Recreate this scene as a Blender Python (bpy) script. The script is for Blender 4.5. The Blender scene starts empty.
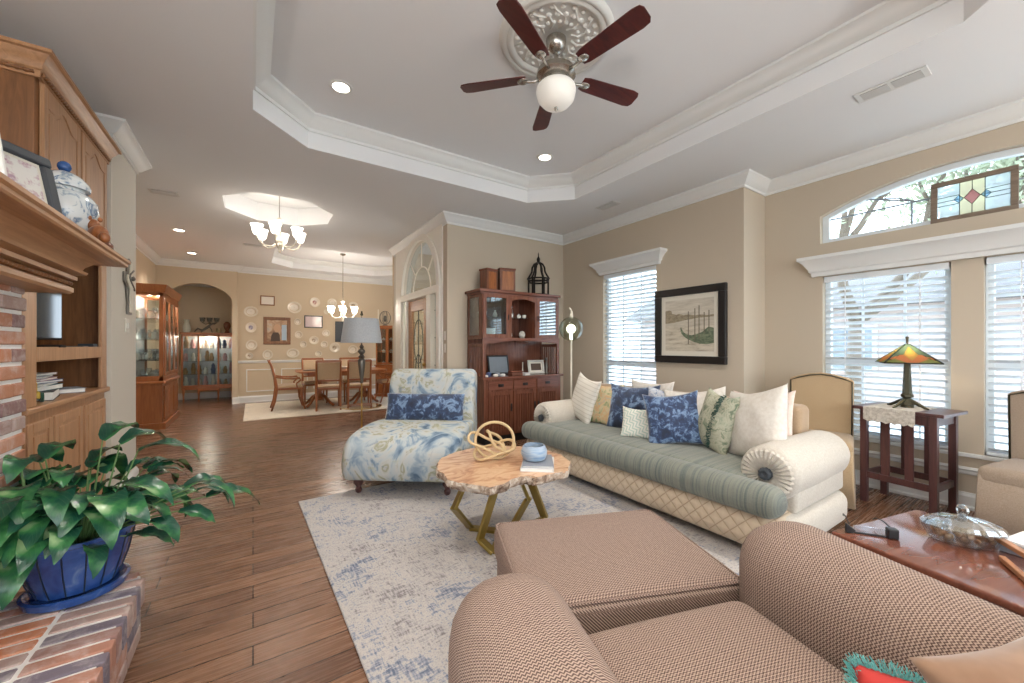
import bpy, bmesh, math, random
from math import pi, sin, cos, radians
from mathutils import Vector, Matrix, noise as mnoise
random.seed(7)
SC = bpy.context.scene
COL = SC.collection

# ------------------------------------------------------------------ camera
CAMH = 1.28
cam = bpy.data.cameras.new('camera'); camo = bpy.data.objects.new('camera', cam); COL.objects.link(camo)
cam.sensor_fit = 'HORIZONTAL'; cam.sensor_width = 36.0
cam.lens = 390.0 / 1024.0 * 36.0
cam.shift_y = 4.5 / 1024.0
cam.clip_start = 0.02; cam.clip_end = 200
camo.location = (0, 0, CAMH)
camo.rotation_euler = (pi / 2, 0, -math.atan(259 / 390.0))
SC.camera = camo
# ------------------------------------------------------------------ daylight
w = bpy.data.worlds.new('sky'); SC.world = w; w.use_nodes = True
nt = w.node_tree; bg = nt.nodes['Background']
tc = nt.nodes.new('ShaderNodeTexCoord'); sp = nt.nodes.new('ShaderNodeSeparateXYZ'); cr = nt.nodes.new('ShaderNodeValToRGB')
nt.links.new(tc.outputs['Generated'], sp.inputs[0]); nt.links.new(sp.outputs['Z'], cr.inputs[0]); nt.links.new(cr.outputs[0], bg.inputs[0])
cr.color_ramp.elements[0].position = 0.0; cr.color_ramp.elements[0].color = (0.80, 0.84, 0.86, 1)
cr.color_ramp.elements[1].position = 0.6; cr.color_ramp.elements[1].color = (0.72, 0.84, 1.0, 1)
bg.inputs[1].default_value = WORLD_STRENGTH = 3.9
# ------------------------------------------------------------------ exposure
vs = SC.view_settings
vs.view_transform = 'Standard'; vs.look = 'None'; vs.gamma = 1.0; vs.use_curve_mapping = False
vs.exposure = .85

CANP = 8.0
FILL_TORCH = 90.0   # added fill uplights, watts     # recessed ceiling lights, watts each

# ------------------------------------------------------------------ materials
MATS = {}
def nodes_of(m):
    m.use_nodes = True
    return m.node_tree, m.node_tree.nodes['Principled BSDF']
def srgb(c):
    if isinstance(c, str):
        c = c.lstrip('#'); c = [int(c[i:i + 2], 16) / 255 for i in (0, 2, 4)]
    return tuple((x / 12.92 if x <= 0.04045 else ((x + 0.055) / 1.055) ** 2.4) for x in c) + (1,)
def mat(name, col, rough=.5, metal=0, emit=None, estr=1, coat=0, sheen=0, trans=0, ior=1.45, spec=None):
    m = bpy.data.materials.new(name); t, b = nodes_of(m)
    b.inputs['Base Color'].default_value = srgb(col)
    b.inputs['Roughness'].default_value = rough; b.inputs['Metallic'].default_value = metal
    if emit: b.inputs['Emission Color'].default_value = srgb(emit); b.inputs['Emission Strength'].default_value = estr
    if coat: b.inputs['Coat Weight'].default_value = coat; b.inputs['Coat Roughness'].default_value = .12
    if sheen: b.inputs['Sheen Weight'].default_value = sheen
    if trans: b.inputs['Transmission Weight'].default_value = trans; b.inputs['IOR'].default_value = ior
    if spec is not None: b.inputs['Specular IOR Level'].default_value = spec
    MATS[name] = m
    return m
class NT:
    def __init__(s, m): s.t = m.node_tree; s.b = s.t.nodes['Principled BSDF']; s._c = None
    def n(s, k, **kw):
        nd = s.t.nodes.new(k)
        for a, v in kw.items(): setattr(nd, a, v)
        return nd
    def l(s, a, b): s.t.links.new(a, b)
    def co(s, scale=(1, 1, 1), rot=(0, 0, 0), kind='Object'):
        tc = s.n('ShaderNodeTexCoord'); mp = s.n('ShaderNodeMapping')
        mp.inputs['Scale'].default_value = scale; mp.inputs['Rotation'].default_value = rot
        s.l(tc.outputs[kind], mp.inputs[0]); return mp.outputs[0]
    def noise(s, co, scale=5, detail=4, rough=.5, dist=0):
        nd = s.n('ShaderNodeTexNoise'); nd.inputs['Scale'].default_value = scale; nd.inputs['Detail'].default_value = detail
        nd.inputs['Roughness'].default_value = rough; nd.inputs['Distortion'].default_value = dist
        s.l(co, nd.inputs['Vector']); return nd.outputs['Fac']
    def ramp(s, fac, stops, interp='LINEAR'):
        nd = s.n('ShaderNodeValToRGB'); r = nd.color_ramp; r.interpolation = interp
        while len(r.elements) < len(stops): r.elements.new(0.5)
        for e, (p, c) in zip(r.elements, stops): e.position = p; e.color = srgb(c)
        s.l(fac, nd.inputs[0]); return nd.outputs[0]
    def math(s, op, a, b=None, c=None):
        nd = s.n('ShaderNodeMath', operation=op)
        for i, v in enumerate((a, b, c)):
            if v is None: continue
            if isinstance(v, (int, float)): nd.inputs[i].default_value = v
            else: s.l(v, nd.inputs[i])
        return nd.outputs[0]
    def mix(s, fac, a, b, mode='MIX'):
        nd = s.n('ShaderNodeMix', data_type='RGBA', blend_type=mode)
        if isinstance(fac, (int, float)): nd.inputs[0].default_value = fac
        else: s.l(fac, nd.inputs[0])
        for i, v in ((6, a), (7, b)):
            if isinstance(v, (str, tuple)): nd.inputs[i].default_value = srgb(v)
            else: s.l(v, nd.inputs[i])
        return nd.outputs[2]
    def xyz(s, co):
        nd = s.n('ShaderNodeSeparateXYZ'); s.l(co, nd.inputs[0]); return nd.outputs
    def col(s, c): s.l(c, s.b.inputs['Base Color'])
    def bump(s, h, strength=.3, dist=.01):
        nd = s.n('ShaderNodeBump'); nd.inputs['Strength'].default_value = strength; nd.inputs['Distance'].default_value = dist
        s.l(h, nd.inputs['Height']); s.l(nd.outputs[0], s.b.inputs['Normal'])
def wood(name, c1, c2, axis='x', scale=6, rough=.35, stretch=12, coat=0):
    m = mat(name, c1, rough, coat=coat); T = NT(m)
    s = {'x': (1, stretch, stretch), 'y': (stretch, 1, stretch), 'z': (stretch, stretch, 1)}[axis]
    co = T.co(s); n = T.noise(co, scale * .35, 5, .6, 1.2)
    T.col(T.ramp(n, [(.3, c2), (.7, c1)])); T.bump(n, .08, .003)
    return m
def cloth(name, c1, c2=None, scale=60, rough=.9, bump=.25, sheen=.2):
    m = mat(name, c1, rough, sheen=sheen); T = NT(m); co = T.co()
    n = T.noise(co, scale, 3, .6)
    T.col(T.ramp(n, [(.35, c2 or c1), (.65, c1)])); T.bump(n, bump, .004)
    return m
def glass(name, tint='#ffffff', refl=.12, clear=.9):
    m = bpy.data.materials.new(name); m.use_nodes = True; t = m.node_tree
    for n in list(t.nodes): t.nodes.remove(n)
    o = t.nodes.new('ShaderNodeOutputMaterial'); tr = t.nodes.new('ShaderNodeBsdfTransparent'); gl = t.nodes.new('ShaderNodeBsdfGlossy')
    mx = t.nodes.new('ShaderNodeMixShader'); lw = t.nodes.new('ShaderNodeLayerWeight'); lw.inputs[0].default_value = .35
    mr = t.nodes.new('ShaderNodeMapRange'); mr.inputs[3].default_value = refl * .35; mr.inputs[4].default_value = min(1, refl * 5)
    c = srgb(tint); tr.inputs[0].default_value = tuple(x * clear for x in c[:3]) + (1,); gl.inputs[1].default_value = .02
    t.links.new(lw.outputs['Facing'], mr.inputs[0]); t.links.new(mr.outputs[0], mx.inputs[0])
    t.links.new(tr.outputs[0], mx.inputs[1]); t.links.new(gl.outputs[0], mx.inputs[2]); t.links.new(mx.outputs[0], o.inputs[0])
    MATS[name] = m; return m

# ------------------------------------------------------------------ mesh builder
class B:
    def __init__(s): s.m = bmesh.new()
    def quad(s, pts):
        return s.m.faces.new([s.m.verts.new(p) for p in pts])
    def box(s, x0, y0, z0, x1, y1, z1):
        v = [s.m.verts.new((x, y, z)) for x in (x0, x1) for y in (y0, y1) for z in (z0, z1)]
        for f in ((0, 1, 3, 2), (4, 6, 7, 5), (0, 4, 5, 1), (2, 3, 7, 6), (0, 2, 6, 4), (1, 5, 7, 3)):
            s.m.faces.new([v[i] for i in f])
        return s
    def cbox(s, cx, cy, z0, wx, wy, h): return s.box(cx - wx / 2, cy - wy / 2, z0, cx + wx / 2, cy + wy / 2, z0 + h)
    def bar(s, p, q, w, d, up=(0, 0, 1)):
        p = Vector(p); q = Vector(q); t = (q - p).normalized(); up = Vector(up)
        if abs(t.dot(up)) > .98: up = Vector((1, 0, 0))
        a = t.cross(up).normalized(); b = a.cross(t).normalized()
        vs = [s.m.verts.new(c + a * sx * w / 2 + b * sy * d / 2) for c in (p, q) for sx, sy in ((-1, -1), (1, -1), (1, 1), (-1, 1))]
        for f in ((3, 2, 1, 0), (4, 5, 6, 7), (0, 1, 5, 4), (1, 2, 6, 5), (2, 3, 7, 6), (3, 0, 4, 7)):
            s.m.faces.new([vs[i] for i in f])
        return s
    def rings(s, rings, cap=True, closed=False):
        R = [[s.m.verts.new(p) for p in r] for r in rings]; n = len(R[0])
        k = len(R)
        for i in range(k if closed else k - 1):
            a, b = R[i], R[(i + 1) % k]
            for j in range(n):
                s.m.faces.new((a[j], a[(j + 1) % n], b[(j + 1) % n], b[j]))
        if cap and not closed:
            s.m.faces.new(R[0][::-1]); s.m.faces.new(R[-1])
        return s
    def cyl(s, p, q, r0, r1=None, n=16):
        return s.tube([p, q], [r0, r0 if r1 is None else r1], n)
    def tube(s, pts, r, n=8, closed=False, cap=True):
        P = [Vector(p) for p in pts]; k = len(P)
        rr = list(r) if isinstance(r, (list, tuple)) else [r] * k
        rings = []; prev = None
        for i, p in enumerate(P):
            if closed: t = P[(i + 1) % k] - P[i - 1]
            else: t = P[min(i + 1, k - 1)] - P[max(i - 1, 0)]
            t.normalize()
            if prev is None:
                a = t.orthogonal().normalized()
            else:
                a = prev - t * prev.dot(t)
                a = a.normalized() if a.length > 1e-6 else t.orthogonal().normalized()
            prev = a; b = t.cross(a)
            rings.append([p + (a * cos(2 * pi * j / n) + b * sin(2 * pi * j / n)) * rr[i] for j in range(n)])
        return s.rings(rings, cap, closed)
    def lathe(s, prof, c=(0, 0, 0), n=24, cap=True, flute=0, nf=0):
        rings = []
        for (r, z) in prof:
            rings.append([(c[0] + max(r, 1e-4) * (1 + flute * cos(nf * 2 * pi * j / n)) * cos(2 * pi * j / n), c[1] + max(r, 1e-4) * (1 + flute * cos(nf * 2 * pi * j / n)) * sin(2 * pi * j / n), c[2] + z) for j in range(n)])
        return s.rings(rings, cap)
    def prism(s, pts, a, b, plane='xy'):
        def P(u, v, h): return {'xy': (u, v, h), 'xz': (u, h, v), 'yz': (h, u, v)}[plane]
        return s.rings([[P(u, v, a) for u, v in pts], [P(u, v, b) for u, v in pts]])
    def ball(s, c, r, sx=1, sy=1, sz=1, n=16, k=10):
        pr = []
        for i in range(k + 1):
            t = pi * i / k - pi / 2; pr.append((r * cos(t), r * sin(t) * sz))
        rings = [[(c[0] + max(a, 1e-4) * sx * cos(2 * pi * j / n), c[1] + max(a, 1e-4) * sy * sin(2 * pi * j / n), c[2] + z) for j in range(n)] for a, z in pr]
        return s.rings(rings)
    def puff(s, x0, y0, z0, x1, y1, z1, r=.05, crown=0, n=10, low=0):
        """rounded, slightly crowned upholstered block"""
        tmp = bmesh.new(); bmesh.ops.create_grid(tmp, x_segments=1, y_segments=1, size=1); tmp.free()
        cx, cy, cz = (x0 + x1) / 2, (y0 + y1) / 2, (z0 + z1) / 2; hx, hy, hz = (x1 - x0) / 2, (y1 - y0) / 2, (z1 - z0) / 2
        r = min(r, hx, hy, hz)
        def axis(h):
            k = 4; a = [-h + r * (1 - cos(pi / 2 * i / k)) for i in range(k + 1)]
            m = max(1, n - 2 * k); mid = [-h + r + (2 * h - 2 * r) * i / m for i in range(1, m)]
            return a + mid + [-t for t in a[::-1]]
        A = {0: axis(hx), 1: axis(hy), 2: axis(hz)}; H = (hx, hy, hz); cache = {}
        def vert(p):
            key = tuple(round(t, 6) for t in p)
            if key in cache: return cache[key]
            inn = [max(-h + r, min(h - r, t)) for t, h in zip(p, H)]
            d = Vector([t - i for t, i in zip(p, inn)])
            if d.length > 1e-9: d = d.normalized() * r
            q = Vector(inn) + d
            if crown:
                f = max(0, 1 - (q.x / hx) ** 2) * max(0, 1 - (q.y / hy) ** 2)
                if q.z > 0: q.z += crown * f ** .7
                g = max(0, 1 - (q.z / hz) ** 2)
                q.x *= 1 + crown * .2 / hx * g; q.y *= 1 + crown * .2 / hy * g
            v = s.m.verts.new((cx + q.x, cy + q.y, cz + q.z)); cache[key] = v; return v
        for ax in range(3):
            u, v_ = [(1, 2), (0, 2), (0, 1)][ax]
            for sg in (-1, 1):
                U, V = A[u], A[v_]
                for i in range(len(U) - 1):
                    for j in range(len(V) - 1):
                        q = []
                        for a, b in ((i, j), (i + 1, j), (i + 1, j + 1), (i, j + 1)):
                            p = [0, 0, 0]; p[ax] = sg * H[ax]; p[u] = U[a]; p[v_] = V[b]; q.append(vert(p))
                        if len(set(q)) < 3: continue
                        try: s.m.faces.new(q)
                        except ValueError: pass
        return s
    def pillow(s, w, h, t, n=18, dent=.0, pinch=.09, wr=.010, seed=0):
        """square throw cushion standing in local xz, centre at origin"""
        f = {}
        for sg in (-1, 1):
            for i in range(n + 1):
                for j in range(n + 1):
                    u = -1 + 2 * i / n; v = -1 + 2 * j / n
                    u = math.copysign(1 - (1 - abs(u)) ** 1.35, u); v = math.copysign(1 - (1 - abs(v)) ** 1.35, v)
                    x = w / 2 * u * (1 - pinch * (1 - v * v)); z = h / 2 * v * (1 - pinch * (1 - u * u))
                    if dent and v > 0: z -= dent * h * (1 - u * u) * v * v
                    th = t / 2 * ((1 - u ** 2) * (1 - v ** 2)) ** .42
                    y = sg * th + (mnoise.noise(Vector((x * 9, sg * 3.1, z * 9 + seed))) * wr + .003 * sin(9 * u + 4 * v)) * (th / (t / 2))
                    edge = i in (0, n) or j in (0, n)
                    key = (0 if edge else sg, i, j)
                    if key not in f: f[key] = s.m.verts.new((x, 0 if edge else y, z))
        for sg in (-1, 1):
            for i in range(n):
                for j in range(n):
                    q = []
                    for a, b in ((i, j), (i + 1, j), (i + 1, j + 1), (i, j + 1)):
                        edge = a in (0, n) or b in (0, n); q.append(f[(0 if edge else sg, a, b)])
                    try: s.m.faces.new(q if sg < 0 else q[::-1])
                    except ValueError: pass
        return s
    def xform(s, M):
        bmesh.ops.transform(s.m, matrix=M, verts=s.m.verts); return s
    def obj(s, name, m, parent=None, smooth=None, bevel=0, loc=(0, 0, 0), rot=(0, 0, 0), seg=2, sub=0):
        bmesh.ops.recalc_face_normals(s.m, faces=s.m.faces)
        if loc != (0, 0, 0) or rot != (0, 0, 0):
            from mathutils import Euler
            bmesh.ops.transform(s.m, matrix=Matrix.Translation(loc) @ Euler(rot).to_matrix().to_4x4(), verts=s.m.verts)
        me = bpy.data.meshes.new(name); s.m.to_mesh(me); s.m.free()
        o = bpy.data.objects.new(name, me); COL.objects.link(o)
        if m is not None: me.materials.append(MATS[m] if isinstance(m, str) else m)
        if parent: o.parent = parent
        if smooth:
            for p in me.polygons: p.use_smooth = True
            if smooth != True:
                me.set_sharp_from_angle(angle=radians(smooth))
        if bevel:
            md = o.modifiers.new('bevel', 'BEVEL'); md.width = bevel; md.segments = seg; md.limit_method = 'ANGLE'
            md.harden_normals = False
        if sub:
            md = o.modifiers.new('sub', 'SUBSURF'); md.levels = sub; md.render_levels = sub
        return o
SM = 40
def tag(o, label, cat, group=None, kind=None):
    o['label'] = label; o['category'] = cat
    if group: o['group'] = group
    if kind: o['kind'] = kind
    return o
def thing(name, label, cat, loc=(0, 0, 0), rotz=0, group=None):
    o = bpy.data.objects.new(name, None); COL.objects.link(o); o.empty_display_size = .05
    o.location = loc; o.rotation_euler = (0, 0, rotz)
    return tag(o, label, cat, group)
def struct(o):
    o['kind'] = 'structure'; return o
def dup(root, loc, rotz=None, label=None, scale=None, rot=None):
    r = root.copy(); COL.objects.link(r); r.location = loc
    if rotz is not None: r.rotation_euler = (0, 0, rotz)
    if rot is not None: r.rotation_euler = rot
    if scale: r.scale = scale
    if label: r['label'] = label
    for ch in list(root.children):
        c = ch.copy(); COL.objects.link(c); c.parent = r
        for g in list(ch.children):
            d = g.copy(); COL.objects.link(d); d.parent = c
    return r

# ================================================================== MATERIAL LIBRARY
def build_mats():
    for nme, c, r in (('wall_beige', '#c2b4a0', .85), ('wall_dining', '#cbb99e', .85), ('wall_pale', '#d8d1c4', .8), ('ceiling_paint', '#e4e4e4', .9),
                      ('trim_white', '#e2e2df', .45), ('door_white', '#f0ebe0', .4)):
        m = mat(nme, c, r); T = NT(m); T.bump(T.noise(T.co(), 60, 3, .6), .06, .002)
    # floor: wide hand-scraped planks along x
    m = mat('floor_planks', '#6b4630', .28, coat=.0); T = NT(m)
    co = T.co((1, 1, 1)); bk = T.n('ShaderNodeTexBrick'); T.l(co, bk.inputs['Vector'])
    bk.offset = .37; bk.offset_frequency = 2
    bk.inputs['Scale'].default_value = 1; bk.inputs['Brick Width'].default_value = 1.15; bk.inputs['Row Height'].default_value = .125
    bk.inputs['Mortar Size'].default_value = .0032; bk.inputs['Mortar Smooth'].default_value = .3; bk.inputs['Bias'].default_value = -.1
    bk.inputs['Color1'].default_value = srgb('#8c6850'); bk.inputs['Color2'].default_value = srgb('#684a3a'); bk.inputs['Mortar'].default_value = srgb('#2a1810')
    g = T.noise(T.co((1.0, 22, 1)), 3.5, 5, .6, .5)
    gr = T.ramp(g, [(.3, '#cbc3be'), (.65, '#ffffff')])
    T.col(T.mix(1.0, bk.outputs['Color'], gr, 'MULTIPLY'))
    h = T.math('ADD', T.math('MULTIPLY', T.noise(T.co((3, 9, 1)), 3, 3, .5), .8), T.math('MULTIPLY', bk.outputs['Fac'], -1.0))
    T.bump(h, .14, .004)
    T.l(T.math('MULTIPLY_ADD', g, .22, .16), T.b.inputs['Roughness'])
    # bricks
    def brick(name, rot=(0, 0, 0), off=.5, bw=.215, rh=.076):
        m = mat(name, '#9a6a58', .9); T = NT(m)
        co = T.co((1, 1, 1), rot); bk = T.n('ShaderNodeTexBrick'); T.l(co, bk.inputs['Vector']); bk.offset = off
        bk.inputs['Scale'].default_value = 1; bk.inputs['Brick Width'].default_value = bw; bk.inputs['Row Height'].default_value = rh
        bk.inputs['Mortar Size'].default_value = .007; bk.inputs['Mortar Smooth'].default_value = .25; bk.inputs['Bias'].default_value = 0
        bk.inputs['Color1'].default_value = (0, 0, 0, 1); bk.inputs['Color2'].default_value = (1, 1, 1, 1); bk.inputs['Mortar'].default_value = (.5, .5, .5, 1)
        base = T.ramp(bk.outputs['Color'], [(0, '#6b5560'), (.3, '#8d6a62'), (.5, '#a3705e'), (.75, '#b8765c'), (1, '#82747a')])
        n = T.noise(T.co(), 14, 5, .7)
        base = T.mix(T.ramp(n, [(.42, '#000000'), (.7, '#9a9a9a')]), base, '#c9b8ae')
        c = T.mix(bk.outputs['Fac'], base, '#d8d2ca'); T.col(c)
        hh = T.math('ADD', T.math('MULTIPLY', n, .5), T.math('MULTIPLY', bk.outputs['Fac'], -1))
        T.bump(hh, .5, .008)
    brick('brick_wall', (radians(90), 0, radians(90)))
    brick('brick_hearth', (0, 0, 0), 0)
    # wood
    wood('oak', '#bf9068', '#a07450', 'y', 7, .38); wood('oak_z', '#c49670', '#a57a56', 'z', 7, .38)
    wood('oak_dark', '#93633c', '#6d4526', 'z', 7, .4); wood('oak_x', '#bf9068', '#9d7250', 'x', 7, .38)
    wood('walnut_red', '#83503c', '#5c3526', 'z', 6, .25); wood('walnut_red_x', '#855242', '#5f392c', 'x', 6, .22)
    wood('cherry', '#a96a3e', '#8a4f2c', 'z', 6, .28); wood('cherry_x', '#a96a3e', '#8a4f2c', 'x', 6, .28)
    wood('mahogany_top', '#7f4d3b', '#613628', 'x', 4, .1, coat=.5); wood('mission_dark', '#5c3a36', '#41292a', 'z', 6, .3)
    wood('blade_wood', '#5e2420', '#3c1418', 'x', 5, .3); wood('light_bar', '#b07c58', '#94623f', 'x', 6, .35)
    wood('fig_wood', '#a8683a', '#6f3f20', 'z', 9, .3)
    wood('box_wood', '#7a4a34', '#4f2d20', 'z', 8, .45)
    mat('black_frame', '#1d1a1a', .3); mat('black_plastic', '#16171a', .35); mat('tv_screen', '#5b636a', .06, .75)
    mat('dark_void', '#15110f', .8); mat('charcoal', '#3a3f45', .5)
    mat('nickel', '#b9b4ac', .25, .95); mat('gold_bar', '#a08a4c', .32, .85); mat('bronze', '#4d4a3c', .4, .8); mat('brass', '#b59355', .3, .9)
    mat('iron', '#2b2623', .5, .6); mat('pewter', '#77736c', .35, .8)
    mat('lamp_glow', '#ffffff', .5, emit='#fff6e8', estr=2.2); mat('can_glow', '#ffffff', .5, emit='#fff4e2', estr=9)
    mat('globe_glow', '#e9e5dc', .35, emit='#fff8ee', estr=.10)
    mat('ceramic_white', '#e6e2d8', .2); mat('plate_cream', '#ddd2bd', .25); mat('plaster_white', '#d6d3cc', .7)
    mat('paper', '#e8e6e0', .8); mat('mat_board', '#d8d2c4', .9); mat('switch_plate', '#e3ddd0', .4)
    mat('vent_white', '#d8d6d2', .5); mat('vent_dark', '#77726c', .8)
    mat('blind_white', '#e2e6e8', .5); mat('pvc_white', '#dfe5e8', .4); mat('sky_grey', '#8d959c', .6)
    mat('red_cloth', '#c23a35', .8); mat('teal_fluff', '#5fb3b0', .95, sheen=.5); mat('rope', '#c9ae84', .8)
    mat('candle', '#ded6c4', .5); mat('green_dark', '#1f4a3c', .9, sheen=.4)
    for nme, c in (('book_blue', '#3a4f78'), ('book_white', '#d9d8d6'), ('book_grey', '#8b8f97'), ('book_pink', '#b98e90'), ('book_teal', '#2f5a60'), ('book_black', '#22252b'), ('book_tan', '#a6855e'), ('book_yellow', '#c9a940')):
        mat(nme, c, .55)
    glass('pane', '#f4fbff', .06, .97); glass('crystal', '#f5fbff', .22, .95); glass('cab_glass', '#eef4f4', .10, .95); glass('green_glass', '#e6eee2', .14, .97)
    # mirror back of china cabinets
    mat('mirror', '#dfe3e6', .25, .4)
    # fabrics
    cloth('cream_cloth', '#c4bdb1', '#b7aea1', 90); cloth('white_cloth', '#dcd3c6', '#d2c7b8', 60)
    cloth('tan_cloth', '#b39a78', '#a88e6c', 160, bump=.3); cloth('taupe_cloth', '#a39180', '#94826f', 160, bump=.3)
    cloth('sofa_tan', '#a98f72', '#9d8467', 120); cloth('brown_velvet', '#a07f66', '#8a6a52', 9, sheen=.6, bump=.15)
    cloth('chair_seat', '#c8ae90', '#bca180', 120); cloth('shade_grey', '#b3b6b9', '#a6a9ad', 80)
    cloth('lace', '#cfc8bc', '#a89f92', 55, bump=.8)
    cloth('silver_cloth', '#c9c7c0', '#bfbbb2', 70)
    # sofa quilting (diamonds)
    m = mat('quilted', '#d6c3a8', .6, sheen=.2); T = NT(m); x = T.xyz(T.co())
    a = T.math('PINGPONG', T.math('ADD', x[1], x[2]), .045); b = T.math('PINGPONG', T.math('SUBTRACT', x[1], x[2]), .045)
    mn = T.math('MINIMUM', T.math('DIVIDE', a, .045), T.math('DIVIDE', b, .045))
    T.col(T.ramp(mn, [(0, '#a08a70'), (.12, '#c6b299'), (1, '#cfbfa7')])); T.bump(T.math('POWER', mn, .4), .6, .012)
    # sage striped seat cushion
    m = mat('sage_stripe', '#8d9a92', .85, sheen=.2); T = NT(m); co = T.co((.5, 46, .5)); n1 = T.noise(co, 1.6, 4, .7)
    n2 = T.noise(T.co((60, 14, 60)), 4, 3, .6)
    c1 = T.ramp(n1, [(.3, '#525a57'), (.45, '#656c66'), (.55, '#7d7f74'), (.7, '#6c7066')])
    T.col(T.mix(T.ramp(n2, [(.35, '#000000'), (.7, '#606060')]), c1, '#a5a394')); T.bump(n2, .3, .004)
    # crushed velvet, blue
    def velvet(name, dark, mid, lt, s=9):
        m = mat(name, mid, .6, sheen=.5); T = NT(m); n = T.noise(T.co(), s, 6, .72, .6)
        T.col(T.ramp(n, [(.36, dark), (.5, mid), (.6, lt), (.68, mid)])); T.bump(n, .4, .01)
    velvet('blue_velvet', '#0e1d36', '#1a3358', '#7a95b5', 11); velvet('blue_velvet_fine', '#0d1e3a', '#18335c', '#7894b6', 17)
    # floral chaise fabric
    m = mat('floral', '#cfd2ca', .85); T = NT(m); co = T.co()
    n0 = T.noise(co, 3.3, 4, .55, 1.9)
    c1 = T.ramp(n0, [(.30, '#4e657c'), (.38, '#8294a3'), (.45, '#adb5b7'), (.53, '#b9b8b1'), (.59, '#93937a'), (.64, '#b4b3ad'), (.72, '#8b93a6')])
    n2 = T.noise(co, 6.5, 5, .65, 1.4)
    c2 = T.mix(T.ramp(n2, [(.60, '#000000'), (.68, '#c0c0c0')]), c1, '#5a6f86')
    n3 = T.noise(T.co((1.1, .9, 1.2), (1, 2, 3)), 5, 4, .6, 1)
    T.col(T.mix(T.ramp(n3, [(.60, '#000000'), (.68, '#b0b0b0')]), c2, '#a3a076')); T.bump(n2, .15, .004)
    # tweed with small chevrons
    m = mat('tweed', '#a98b74', .95); T = NT(m); x = T.xyz(T.co())
    q = T.math('ADD', T.math('ADD', x[0], T.math('MULTIPLY', x[2], 1.0)), 0)
    zig = T.math('PINGPONG', q, .0055)
    band = T.math('PINGPONG', T.math('ADD', x[1], zig), .0042)
    f = T.math('DIVIDE', band, .0042); nn = T.noise(T.co(), 120, 2, .5)
    f2 = T.math('ADD', T.math('MULTIPLY', f, .8), T.math('MULTIPLY', nn, .3))
    T.col(T.ramp(f2, [(.22, '#42312b'), (.5, '#836b5f'), (.8, '#b09a8c')])); T.bump(f2, .4, .003)
    # rug
    def rug(name, stops, s=1.3):
        m = mat(name, '#b0aba5', .95); T = NT(m)
        a = T.noise(T.co(), s * 2, 8, .75, .5); b = T.noise(T.co((1, 5, 1)), s * 14, 3, .6); c = T.noise(T.co((6, 1, 1)), s * 14, 3, .6)
        d = T.math('ADD', T.math('MULTIPLY', a, .5), T.math('MULTIPLY', T.math('ADD', b, c), .25))
        base = T.ramp(d, stops)
        sp = T.noise(T.co((9, 9, 1)), s * 6, 4, .7)
        T.col(T.mix(T.ramp(sp, [(.56, '#000000'), (.68, '#a0a0a0')]), base, '#6c6870')); T.bump(b, .3, .004)
    rug('rug_living', [(.40, '#5f6a7e'), (.455, '#9497a2'), (.50, '#bfb8b0'), (.55, '#a8a4a4'), (.60, '#7d7676')])
    rug('rug_dining', [(.40, '#b3ab9f'), (.5, '#d8cdbb'), (.6, '#bdb2a4')], 1.0)
    # live-edge slab
    m = mat('slab_top', '#c49a78', .3, coat=.4); T = NT(m); n = T.noise(T.co((1.5, 4, 1), (0, 0, .6)), 2.2, 6, .6, 2.2)
    T.col(T.ramp(n, [(.3, '#8f5c40'), (.42, '#bf8f6c'), (.55, '#d8b592'), (.7, '#c99f7d')]))
    m = mat('slab_bark', '#a8917c', .8); T = NT(m); n = T.noise(T.co((1, 1, 1)), 14, 6, .7, 1)
    T.col(T.ramp(n, [(.35, '#5d4536'), (.5, '#b09a86'), (.65, '#d8cfc2')])); T.bump(n, .9, .02)
    # blue glazed pot
    m = mat('blue_glaze', '#2a4c8c', .18, coat=.5); T = NT(m); n = T.noise(T.co(), 7, 4, .6, 1)
    T.col(T.ramp(n, [(.35, '#1c3a78'), (.6, '#34589a'), (.75, '#6f88b0')]))
    mat('pot_groove', '#152338', .4); mat('soil', '#2b1f18', .95); mat('stem_green', '#5e7f4a', .6)
    m = mat('leaf_green', '#2c5d3c', .26); T = NT(m); n = T.noise(T.co(), 9, 3, .5)
    xx = T.xyz(T.co(kind='UV')); 
    rib = T.math('PINGPONG', T.math('ADD', T.math('MULTIPLY', xx[1], 1.0), T.math('MULTIPLY', T.math('ABSOLUTE', T.math('SUBTRACT', xx[0], .5)), -.55)), .05)
    c = T.ramp(n, [(.3, '#12332c'), (.5, '#1f4f3b'), (.62, '#3c7a45'), (.72, '#8fae7c')])
    T.col(T.mix(T.ramp(T.math('DIVIDE', rib, .05), [(0, '#4a4a4a'), (.25, '#000000')]), c, '#85a878')); T.bump(rib, .3, .01)
    # blue and white china
    m = mat('blue_white', '#d9dcdb', .15, coat=.3); T = NT(m); n = T.noise(T.co(), 18, 4, .6, 1.5)
    T.col(T.ramp(n, [(.48, '#d4d8d8'), (.55, '#9fadb9'), (.62, '#5d7492'), (.68, '#c9cfd2')]))
    mat('blue_knob', '#2b4f86', .2)
    m = mat('decor_plate', '#ddd2bd', .22); T = NT(m); x = T.xyz(T.co()); r = T.math('SQRT', T.math('ADD', T.math('MULTIPLY', x[0], x[0]), T.math('MULTIPLY', x[2], x[2])))
    n = T.noise(T.co(), 30, 3, .6); rr = T.math('ADD', r, T.math('MULTIPLY', n, .02))
    T.col(T.ramp(rr, [(0.0, '#c9bba6'), (.03, '#ddd3c2'), (.075, '#dfd5c4'), (.085, '#c6b08f'), (.10, '#ded4c2')]))
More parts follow.
